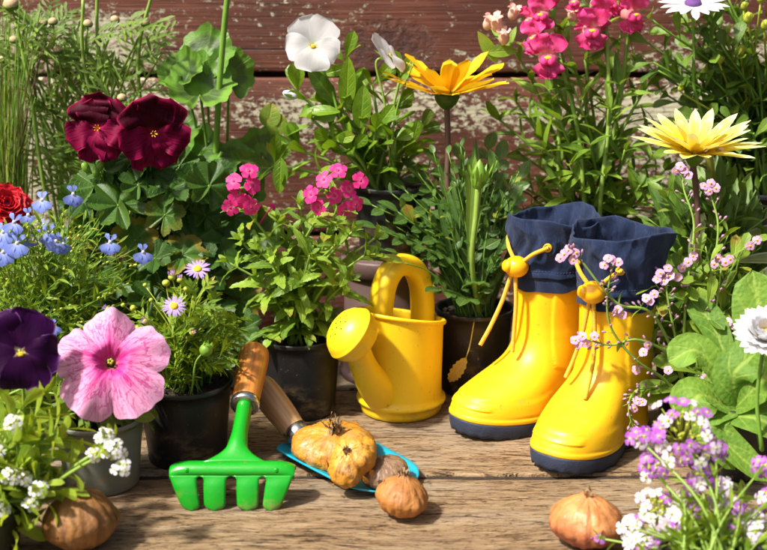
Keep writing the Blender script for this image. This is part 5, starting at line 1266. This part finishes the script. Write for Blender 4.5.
# ============ crimson regal geranium
rng = random.Random(111)
root, top = plant('regal_geranium', 'dark crimson ruffled geranium blooms over deep green scalloped leaves', 'potted plant', 148, 113.5, (4.6, 3.8, 9.0, 'blackpot', 11, .22, .5, .8))
def fan_leaf(mb, c, n, up, r, tint, rng, lob=7):
    p1 = rng.uniform(0, 6)
    rf = lambda th: r * (.76 + .24 * abs(cos(th * lob * .5 * 1.0)) ** .6 - .07 * ((th * lob * 3 / pi) % 1.0) - (.80 * exp(-((abs(th - pi)) / .22) ** 2)))
    zf = lambda rn, th: r * (.20 * rn * abs(sin(th * lob * .5)) - .02 + .22 * rn ** 2 * sin(th + p1) + .10 * rn * rn * sin(2 * th + p1 * 2))
    polar(mb, c, n, up, rf, zf, 5, 126, 0.0, tint)
mb = MB(); bl = []
for i in range(64):
    t_ = region(rng, 66, 150, 245, 345, 111.0, 4.5); bl.append(t_)
bl += [W(*q) for q in [(138, 185, 107.5), (118, 205, 107), (165, 215, 107), (195, 185, 109), (195, 240, 108), (155, 258, 106), (135, 240, 106.5), (212, 275, 107), (180, 165, 110), (205, 215, 109.5), (95, 185, 109), (240, 300, 108.5), (235, 250, 111), (215, 320, 107), (170, 190, 108), (182, 255, 106.5), (75, 200, 110), (150, 170, 109.5), (108, 170, 110.5), (240, 330, 106), (228, 345, 107)]]
for t_ in bl:
    p = stem_to(rng, top, t_, 1.6, .35, 6); tube(mb, p, .13, .10, 6, mat=1); n = (to_cam(t_, .0) * .9 + V((rng.uniform(-.55, .55), rng.uniform(-.2, .2), rng.uniform(.2, 1.2)))).normalized()
    up = (t_ - top); up = (up - n * up.dot(n)); up = up.normalized() if up.length > .1 else V((0, 0, 1))
    fan_leaf(mb, t_ , n, up, rng.uniform(1.7, 2.9), rng.random(), rng)
mb.build('foliage', [M['regal'], M['stem']], root)
def ruffled(c, n, s, rng, seed):
    e1, e2 = perp(n); mb = MB()
    for k, (th, L, Wd) in enumerate([(58, 2.5, 3.0), (122, 2.5, 3.0), (192, 2.4, 2.2), (250, 2.7, 2.0), (298, 2.6, 1.9), (348, 2.4, 2.2), (90, 2.1, 2.6)]):
        a = R(th + rng.uniform(-10, 10)); up = V((0, 0, 1)); x1 = up.cross(n).normalized(); x2 = n.cross(x1); rad = x1 * cos(a) + x2 * sin(a)
        leaf(mb, c + rad * .08 + n * .04 * k, rad * .82 + n * .57, n * .82 - rad * .57, L * s, Wd * s, P_WIDE, 10, 5, rng.uniform(.6, 1.0) + (.7 if 200 < th < 320 else 0), .02, (.75 + .25 * rng.random()) if 180 < th < 350 else .12 * rng.random(), .34 * s, 12, ph=rng.uniform(0, 6))
    f = mb.build('flower', M['crimson'], root)
    mb = MB()
    for k in range(7): q = c + n * .15; d = (n + (e1 * cos(k) + e2 * sin(k)) * .35).normalized(); tube(mb, [q, q + d * .6, q + d * .75], .035, .03, 4); ball(mb, q + d * .8, d, .055, .15, 5, 4)
    mb.build('flower_centre', M['toggle'], f)
    return f
for (px, py, Y, s, sx, up) in [(99, 129, 107.6, 1.28, -.22, .1), (152, 133, 106.8, 1.42, .22, -.1)]:
    c = W(px, py, Y); n = to_cam(c, up, sx); ruffled(c, n, s, rng, 1)
    stem_mesh(root, stem_to(rng, top, c - n * .4, 1, .1), .12, .09)
mb = MB()
for (px, py) in [(92, 158), (100, 166), (86, 168), (96, 172), (88, 150)]:
    c = W(px, py, 108); ball(mb, c, V((rng.uniform(-.6, .6), -.3, 1)), .38, 1.2, 10, 6); tube(mb, spline([W(105, 185, 109), c]), .06, .06, 5)
mb.build('bud_cluster', M['bud'], root)

# ============ marguerite in bud
rng = random.Random(112)
root, top = plant('marguerite_plant', 'tall grey green marguerite with beige closed buds before the flaked paint', 'potted plant', 85, 121.5, (4.4, 3.6, 9.0, 'blackpot', 12, .22, .5, .8))
mb = MB()
def feather(p0, d, up, L, ti, rng):
    sd = d.cross(up).normalized(); leaf(mb, p0, d, up, L, .42, P_LIN, 5, 1, .35, .2, ti)
    for f_ in (.30, .48, .66, .82):
        for s in (-1, 1):
            if rng.random() < .88: leaf(mb, p0 + d * L * f_ - up * .12 * L * f_ * f_, d * .75 + sd * s * .75, up, L * .46 * (1.2 - f_ * .6), .32, P_SPAT, 4, 1, .3, .2, ti)
buds = [(53, 22, 118), (11, 5, 117), (88, 24, 117), (115, 20, 117.5), (145, 23, 117), (14, 40, 118), (98, 40, 118), (43, 23, 119), (58, 50, 117), (122, 98, 115.5), (3, 60, 119)]
for i, (px, py, Y) in enumerate(buds + [(70, 60, 119), (135, 50, 118), (160, 55, 119), (105, 75, 117), (45, 90, 117), (30, 70, 118), (80, 95, 116.5), (150, 85, 118), (60, 120, 116), (20, 110, 118), (130, 110, 117)][:4]):
    p = stem_to(rng, top, W(px, py, Y), 2, .2, 9); tube(mb, p, .17, .10, 6, mat=1)
    for k in range(9):
        q, tg = along(p, rng.uniform(.3, .97)); e1, e2 = perp(tg); th = rng.uniform(0, 6.28); rad = e1 * cos(th) + e2 * sin(th)
        d_ = (tg * .75 + rad * .75).normalized(); feather(q, d_, ((tg * .7 - rad * .7).normalized() * .5 + to_cam(q, .3)).normalized(), rng.uniform(3.2, 5.4), rng.random() * .9, rng)
mb.build('foliage', [M['daisy'], M['stem_pale']], root)
for a, b, c_ in [((120, 220, 119), (85, 70, 117.5), (83, 0, 117)), ((130, 200, 119), (100, 60, 118), (97, -20, 118)), ((140, 190, 118), (138, 60, 117.5), (153, -10, 117)), ((45, 190, 118), (30, 90, 117), (15, 18, 117.5))]:
    stem_mesh(root, spline([top + V((rng.uniform(-1, 1), -.6, -.2)), W(*a), W(*b), W(*c_)]), .24, .17, 'stem_pale')
for i, (px, py, Y) in enumerate(buds):
    c = W(px, py, Y); n = V((rng.uniform(-.2, .2), -.25, 1)).normalized(); s = .85 if i == 1 else .52
    mb = MB(); lathe(mb, c, n, [(.12, -.5 * s), (s * .75, -.35 * s), (s * .9, .1 * s), (s * .75, .5 * s), (s * .4, .75 * s), (.01, .8 * s)], 16); o = mb.build('bud', M['budbeige'], root)
    mb = MB(); lathe(mb, c, n, [(.1, -.62 * s), (s * .80, -.42 * s), (s * .96, .02 * s), (s * .93, .05 * s), (s * .7, -.1 * s)], 16); mb.build('calyx', M['daisy'], o)

# ============ wispy grass at the left edge
rng = random.Random(113)
root, top = plant('grass_plant', 'wispy tall grass with reddish and green stalks at the wall', 'potted plant', 8, 119, (4.0, 3.3, 8.5, 'blackpot', 13, .22, .5, .8))
mb = MB()
for i in range(210):
    q = top + V((rng.uniform(-3, 3), rng.uniform(-3, 2), -.2)); t_ = region(rng, -60, -60, 62, 190, 117, 4) if i % 3 else W(rng.uniform(-30, 45), rng.uniform(-30, 60), rng.uniform(113, 120)); dd = t_ - q
    leaf(mb, q, V((dd.x * .55, dd.y * .6, dd.z)), to_cam(q), dd.length * 1.02, rng.uniform(.14, .30), P_LIN, 12, 1, rng.uniform(.2, 1.3), .3, rng.random() ** .8, twist=rng.uniform(-2, 2))
for i in range(40):
    q = top + V((rng.uniform(-2, 2), rng.uniform(-2, 2), -.2)); t_ = W(rng.uniform(-20, 50), rng.uniform(-20, 120), rng.uniform(114, 119)); p = spline([q, q.lerp(t_, .5) + V((rng.uniform(-.6, .6), 0, .8)), t_], 8); tube(mb, p, .08, .04, 4, mat=1 if i % 3 else 2)
    for k in range(7):
        a, tg = along(p, rng.uniform(.3, 1)); e1, e2 = perp(tg); th = rng.uniform(0, 6); leaf(mb, a, tg + e1 * cos(th) * .6 + e2 * sin(th) * .6, e1, rng.uniform(1, 3), .10, P_LIN, 4, 1, .3, .2, rng.random())
mb.build('foliage', [M['grass'], M['stem'], M['stem_brown']], root)

# ============ zonal geranium
rng = random.Random(114)
root, top = plant('zonal_geranium', 'geranium with round dark banded leaves beside a tall bare stalk', 'potted plant', 222, 122, (4.2, 3.5, 9.0, 'blackpot', 14, .22, .5, .8))
def round_leaf(c, n, up, r, ti, rng, cup=.3):
    p1 = rng.uniform(0, 6); mb = MB()
    rf = lambda th: r * (1 + .05 * sin(8 * th + p1) + .025 * sin(19 * th) - .75 * exp(-((abs(th - pi)) / .16) ** 2))
    zf = lambda rn, th: r * (cup * rn * rn + .015 * rn * sin(9 * th) + .16 * rn ** 3 * sin(3 * th + p1) + .06 * rn ** 3 * sin(7 * th + p1))
    polar(mb, c, n, up, rf, zf, 9, 90, 0.0, ti); return mb
for (px, py, Y, r, nx, ny, nz, cup, ti) in [(206, 55, 118.5, 2.9, -.1, -.8, .45, .12, .3), (200, 90, 115.8, 3.5, .12, -.62, .78, .30, .85), (229, 74, 118.2, 2.6, .3, -.9, .2, .12, .25), (184, 74, 117.0, 2.3, -.3, -.75, .6, .45, .8),
        (215, 158, 116, 2.5, .0, -.5, .8, -.3, .35), (228, 165, 117.5, 2.8, .2, -.7, .5, .1, .2), (195, 150, 118, 2.8, -.2, -.8, .5, .2, .2), (185, 170, 118, 3, -.2, -.8, .5, .2, .2), (240, 190, 118, 2.6, .2, -.8, .5, .2, .15), (232, 215, 118, 2.8, .3, -.8, .4, .2, .15), (172, 135, 119, 3, -.1, -.8, .5, .2, .2), (262, 150, 120, 2.4, .2, -.8, .3, .2, .2), (222, 240, 116.5, 3.0, .1, -.8, .5, .2, .15), (255, 235, 118, 2.8, .1, -.8, .5, .2, .1), (245, 262, 117, 2.8, .1, -.8, .5, .2, .1)]:
    c = W(px, py, Y); n = V((nx, ny, nz)).normalized(); up = V((.0, .3, 1)); up = (up - n * up.dot(n)).normalized()
    lo = round_leaf(c, n, up, r, ti, rng, cup).build('leaf', M['zonal'], root)
    mb = MB(); a = top + V((rng.uniform(-1, 1), rng.uniform(-1, 1), -.2)); tube(mb, spline([a, a.lerp(c, .55) + V((0, .6, .3)), c - n * .05], 8), .16, .14, 7); mb.build('petiole', M['stem'], lo)
stem_mesh(root, spline([top + V((.3, -.2, -.2)), W(216, 190, 118), W(218, 110, 116.2), W(224, 30, 115.6), W(230, -25, 115.4)]), .34, .27, 'stem', sides=10)
stem_mesh(root, spline([W(213, 220, 117), W(240, 195, 116.5), W(270, 172, 116.5)]), .20, .14, 'stem')
stem_mesh(root, spline([W(218, 215, 117), W(213, 175, 116.5), W(222, 152, 116.3)]), .24, .2, 'stem')
rng2 = random.Random(7)
mb = MB()
for (px, py, dx, dz, L, ti) in [(272, 168, -.9, .1, 4.0, .1), (262, 165, -.9, .25, 4.0, .2), (268, 128, .2, 1, 2.6, .95), (280, 135, -.2, .9, 2.4, .97)]:
    leaf(mb, W(px, py, 117.5), V((dx, -.15, dz)), to_cam(W(px, py, 117)), L, 2.2, P_OVATE, 9, 3, .5, .25, ti, .12)
mb.build('foliage', M['petuniaL'], root)

# ============ lobelia
rng = random.Random(115)
root, top = plant('lobelia_plant', 'pale blue lobelia flowers over fine yellow green foliage', 'potted plant', 52, 101.5, (4.3, 3.5, 7.6, 'blackpot', 15, .22, .5, .7))
mb = MB()
for i in range(150):
    p = stem_to(rng, top, region(rng, -25, 205, 140, 350, 99.5, 5), 3, .2, 7); tube(mb, p, .065, .04, 4, mat=1)
    leaves_on(mb, p, rng, 14, 1.8, .40, P_LANCE, .2, 1, .9, ns=4, m=1, taper=.3)
    if i % 2:
        for k in range(3): q, tg = along(p, rng.uniform(.7, 1)); ball(mb, q + V((rng.uniform(-.2, .2), -.1, .15)), tg, .13, .36, 6, 4, mat=2)
mb.build('foliage', [M['small'], M['stem'], M['budgreen']], root)
for (px, py, Y, s, sx) in [(42, 200, 98, 1.0, -.4), (73, 194, 98.5, 1.0, .3), (14, 222, 96.5, 1.05, -.2), (3, 232, 96.5, 1.1, -.3), (17, 243, 95.8, 1.15, -.1), (3, 252, 95.5, 1.1, 0), (48, 232, 96.5, 1.0, -.1), (56, 241, 96, .95, .2), (63, 244, 96.3, .8, .5), (44, 225, 97, .7, -.5), (110, 242, 97, 1.0, 0), (143, 252, 97.5, .95, .3), (28, 215, 97, .8, .1), (30, 240, 97, .6, .2), (52, 326, 94, .8, .2)]:
    c = W(px, py, Y); n = to_cam(c, .25, sx); up = V((rng.uniform(-.2, .2), 0, 1)); x1 = up.cross(n).normalized(); x2 = n.cross(x1); mb = MB()
    for th, L, Wd in ((-140, 1.0, .72), (180, 1.05, .8), (140, 1.0, .72), (-28, .75, .34), (28, .75, .34)):
        a = R(th + rng.uniform(-10, 10)); rad = x1 * sin(a) + x2 * cos(a); leaf(mb, c + rad * .08, rad * .95 + n * .3, n * .95 - rad * .3, L * s * 1.05, Wd * s * 1.15, P_PETAL, 5, 2, .6, .06, rng.random(), .05)
    tube(mb, [c - n * .9, c - n * .4, c], .08, .11, 6, tint=.2); f = mb.build('flower', M['lobe'], root)
    mb = MB(); lathe(mb, c + n * .06, n, [(.15, 0), (.1, .08), (.001, .1)], 8); mb.build('flower_centre', M['alyw'], f)
    stem_mesh(root, stem_to(rng, top, c - n * .8, 2, .15), .055, .04)

# ============ red ranunculus at the very left
rng = random.Random(116)
root, top = plant('ranunculus_plant', 'crimson red many petalled bloom beside the blue lobelia', 'potted plant', -18, 104, (3.4, 2.9, 8, 'blackpot', 16, .2, .5, .7))
c = W(6, 207, 102.5); n = to_cam(c, .6, .15); mb = MB()
for l in range(6): ring(mb, c + n * (.06 * l), n, 9 + 2 * (5 - l) // 2, 2.3 - .26 * l, 1.15, P_WIDE, .18 + .19 * l, .1 - .25 * l / 5, rng, r0=.12, ph=l * .4, jit=.12, ns=6, m=3, wave=.10)
f = mb.build('flower', M['red'], root); mb = MB(); ball(mb, c + n * .45, n, .35, .5, 10, 6); mb.build('flower_centre', M['violeteye'], f)
stem_mesh(root, spline([top, W(-4, 260, 103), c - n * .2]), .2, .16)
mb = MB()
for i in range(9):
    p = stem_to(rng, top, region(rng, -60, 240, 20, 330, 103, 3), 1.5); tube(mb, p, .1, .08, 5, mat=1); leaves_on(mb, p, rng, 6, 2.4, 1.1, P_OVATE, .4, 1, .9, ns=7, m=2, teeth=.15)
mb.build('foliage', [M['petuniaL'], M['stem']], root)

# ============ dark purple pansy
rng = random.Random(117)
root, top = plant('pansy_plant', 'deep purple velvet pansy over pale green leaves', 'potted plant', -4, 87.5, (3.5, 3.0, 6.2, 'blackpot', 17, .2, .45, .6))
mb = MB()
for (px, py, Y) in [(10, 400, 86), (35, 408, 86), (45, 420, 85.5), (20, 430, 84.5), (55, 400, 88), (30, 385, 88), (5, 420, 84.5), (42, 395, 87.5), (60, 415, 87), (-10, 390, 86), (25, 445, 84), (50, 440, 85)]:
    p = stem_to(rng, top, W(px, py, Y), 1.8, .3); tube(mb, p, .12, .09, 6, mat=1)
    leaves_on(mb, p, rng, 7, 2.7, 1.25, P_OVATE, .25, 1, .95, bend=.6, ns=8, m=2, teeth=.08, wave=.05, taper=.2)
mb.build('foliage', [M['pansyL'], M['stem_pale']], root)
c = W(20, 352, 83.6); n = to_cam(c, .12, .12); pansy(root, c, n, V((-.05, 0, 1)), 1.66, 'purple', rng, eye=.55)
stem_mesh(root, spline([top + V((0, -1, -.2)), W(22, 420, 85.2), c - n * .9, c - n * .2]), .15, .11, 'stem_pale')

# ============ white alyssum, near left
def dome(root, c, ax, r, n, fr, mats, rng, name='flower_head', inner=0.0):
    e1, e2 = perp(ax); mb = MB(); tube(mb, spline([c - ax * r * 1.6, c - ax * .6 * r, c]), .12, .10, 6)
    for k in range(n):
        a = k * 2.39996; q = sqrt((k + .5) / n); d = (e1 * cos(a) * q + e2 * sin(a) * q + ax * (.35 + .65 * sqrt(max(0, 1 - q * q)))).normalized(); tube(mb, [c - ax * .5 * r, c + d * r * .5, c + d * r * .97], .04, .035, 4)
    for k in range(26 if r > 1.5 else 12):
        d = (ax + V((rng.uniform(-.6, .6), rng.uniform(-.6, .6), rng.uniform(-.3, .4)))).normalized(); ball(mb, c + d * r * rng.uniform(.5, .95), d, .12, .3, 6, 4)
    h = mb.build(name, M['budgreen'], root)
    for k in range(int(n * inner), n):
        a = k * 2.39996; q = sqrt((k + .5) / n) * 1.06; d = (e1 * cos(a) * q + e2 * sin(a) * q + ax * (.12 + .75 * sqrt(max(0, 1.13 - q * q)))).normalized()
        p = c + d * r * rng.uniform(.72, 1.15); nn = (d + to_cam(p) * .45).normalized(); m_ = mats(k / n, rng)
        mb = MB(); floret5(mb, p, nn, fr * rng.uniform(.85, 1.12), rng, .95, 0, .12, k=4, ns=4); mb.grid(*lath_eye(p, nn, fr * .2), tint=.5, mat=1)
        mb.build('floret', [M[m_], M['budgreen']], h)
    return h
def lath_eye(p, n, r):
    e1, e2 = perp(n); rows = []; uvs = []
    for rr, z in ((r, .02), (r * .8, r * .6), (.001, r * .8)):
        rows.append([p + e1 * cos(2 * pi * k / 8) * rr + e2 * sin(2 * pi * k / 8) * rr + n * z for k in range(9)]); uvs.append([(k / 8, z) for k in range(9)])
    return rows, uvs
rng = random.Random(118)
root, top = plant('white_alyssum', 'white alyssum sprays with light green spoon leaves reaching over the brown bulb', 'potted plant', -22, 77.5, (3.3, 2.9, 4.0, 'blackpot', 18, .2, .4, .4))
mb = MB(); sprays = []
for pts in [[(18, 520, 79), (60, 480, 78.2), (100, 456, 78), (113, 449, 78)], [(20, 515, 79.5), (70, 470, 78.6), (100, 450, 78.6), (108, 440, 78.6)], [(12, 500, 79.5), (18, 450, 78.6), (14, 425, 78.6)], [(8, 505, 78.5), (15, 480, 77.4), (12, 470, 77.2)], [(14, 510, 78.6), (35, 490, 77.3), (40, 484, 77)], [(5, 500, 79), (2, 470, 78), (-5, 455, 78)]]:
    p = spline([top + V((rng.uniform(-.5, 1.5), rng.uniform(-1, .5), -.1))] + [W(*q) for q in pts], 7); sprays.append(p); tube(mb, p, .17, .11, 7, mat=1)
    leaves_on(mb, p, rng, 9, 3.3, 1.1, P_SPAT, .25, .85, .9, bend=.7, ns=7, m=2, taper=.4, fold=.25)
for (px, py, Y) in [(40, 415, 82), (60, 430, 81.5), (20, 410, 81), (45, 445, 79.5), (30, 465, 78.8), (10, 440, 79), (65, 455, 80.5), (5, 470, 78.6), (50, 470, 78.8), (28, 500, 77.5), (60, 440, 80), (35, 480, 78), (8, 420, 81), (14, 528, 77), (50, 492, 78.2), (22, 440, 78.5)]:
    p = stem_to(rng, top, W(px, py, Y), 1.8, .2, 7); tube(mb, p, .16, .11, 6, mat=1)
    leaves_on(mb, p, rng, 9, 4.0, 1.25, P_SPAT, .3, 1, .8, bend=.7, ns=8, m=2, taper=.2, fold=.25)
mb.build('foliage', [M['alyL'], M['stem_pale']], root)
for i, (k, c2, r, n_) in enumerate([(0, (114, 452, 77.8), .62, 9), (1, (106, 438, 78.3), .55, 8), (2, (14, 425, 78.6), .5, 7), (3, (12, 478, 77), .6, 8), (4, (40, 490, 77), .5, 7), (0, (122, 468, 77.5), .5, 7), (1, (93, 455, 78.2), .4, 5), (3, (2, 510, 76.5), .5, 7), (4, (30, 505, 77), .4, 5), (5, (-4, 455, 78), .5, 6), (4, (24, 478, 77.2), .4, 5)]):
    c = W(*c2); dome(root, c, to_cam(c, .7, .2), r * 1.25, max(3, int(n_ * .75)), .42, lambda t, g: 'alyw', rng)

# ============ purple and white alyssum, near right
rng = random.Random(119)
root, top = plant('purple_alyssum', 'purple and white sweet alyssum heads close before the shallot and the big leaves', 'potted plant', 712, 71.8, (3.6, 3.1, 3.2, 'blackpot', 19, .2, .4, .4))
mb = MB()
heads = [((682, 440, 77.4), 2.7, 40, 0), ((652, 470, 76.8), 1.2, 9, 0), ((658, 512, 76.0), 1.6, 17, 1), ((640, 440, 77.4), .8, 6, 0), ((716, 452, 77.4), .8, 6, 2), ((632, 530, 76.5), 1.0, 9, 1), ((745, 545, 75), 1.1, 10, 1), ((690, 545, 74.6), 1.0, 9, 2), ((718, 505, 76.5), .8, 6, 1), ((762, 468, 77), .7, 5, 2), ((598, 538, 77), .35, 2, 2), ((755, 520, 75.5), .7, 6, 1), ((668, 540, 75.2), 1.1, 9, 2), ((713, 540, 75), .8, 6, 2), ((735, 512, 76), .9, 8, 0), ((690, 500, 76), .9, 8, 0), ((675, 525, 75), 1.2, 11, 1), ((700, 528, 75), .8, 7, 0), ((770, 500, 76), .9, 8, 0), ((640, 548, 75.5), 1.1, 10, 1), ((728, 535, 74.6), .8, 7, 2), ((700, 480, 76.4), 1.0, 9, 0), ((750, 535, 74.5), 1.0, 9, 1), ((690, 518, 75), .9, 8, 2), ((722, 488, 76.4), .7, 6, 1)]
for (q, r, n_, k) in heads:
    c = W(*q); p = stem_to(rng, top, c, 1.6, .25, 8); tube(mb, p, .095, .08, 6, mat=1); leaves_on(mb, p, rng, 9, 1.9, .42, P_LANCE, .3, .95, .9, ns=6, m=1, taper=.3)
for i in range(44):
    p = stem_to(rng, top, region(rng, 630, 485, 790, 575, 76.5, 3), 2.6, .2, 6); tube(mb, p, .09, .06, 5, mat=1); leaves_on(mb, p, rng, 10, 2.0, .5, P_LANCE, .2, 1, .9, ns=5, m=1)
mb.build('foliage', [M['small'], M['stem_pale']], root)
for (q, r, n_, k) in heads:
    c = W(*q)
    f_ = [lambda t, g: 'alyw' if g.random() < .06 else ('alyl' if g.random() < .36 else 'alyp'), lambda t, g: 'alyw' if g.random() < .28 else ('alyl' if g.random() < .75 else 'alyp'), lambda t, g: 'alyp'][k]
    dome(root, c, to_cam(c, .55), r, n_, .50 if k != 1 else .48, f_, rng, inner=.22 if n_ > 15 else 0)
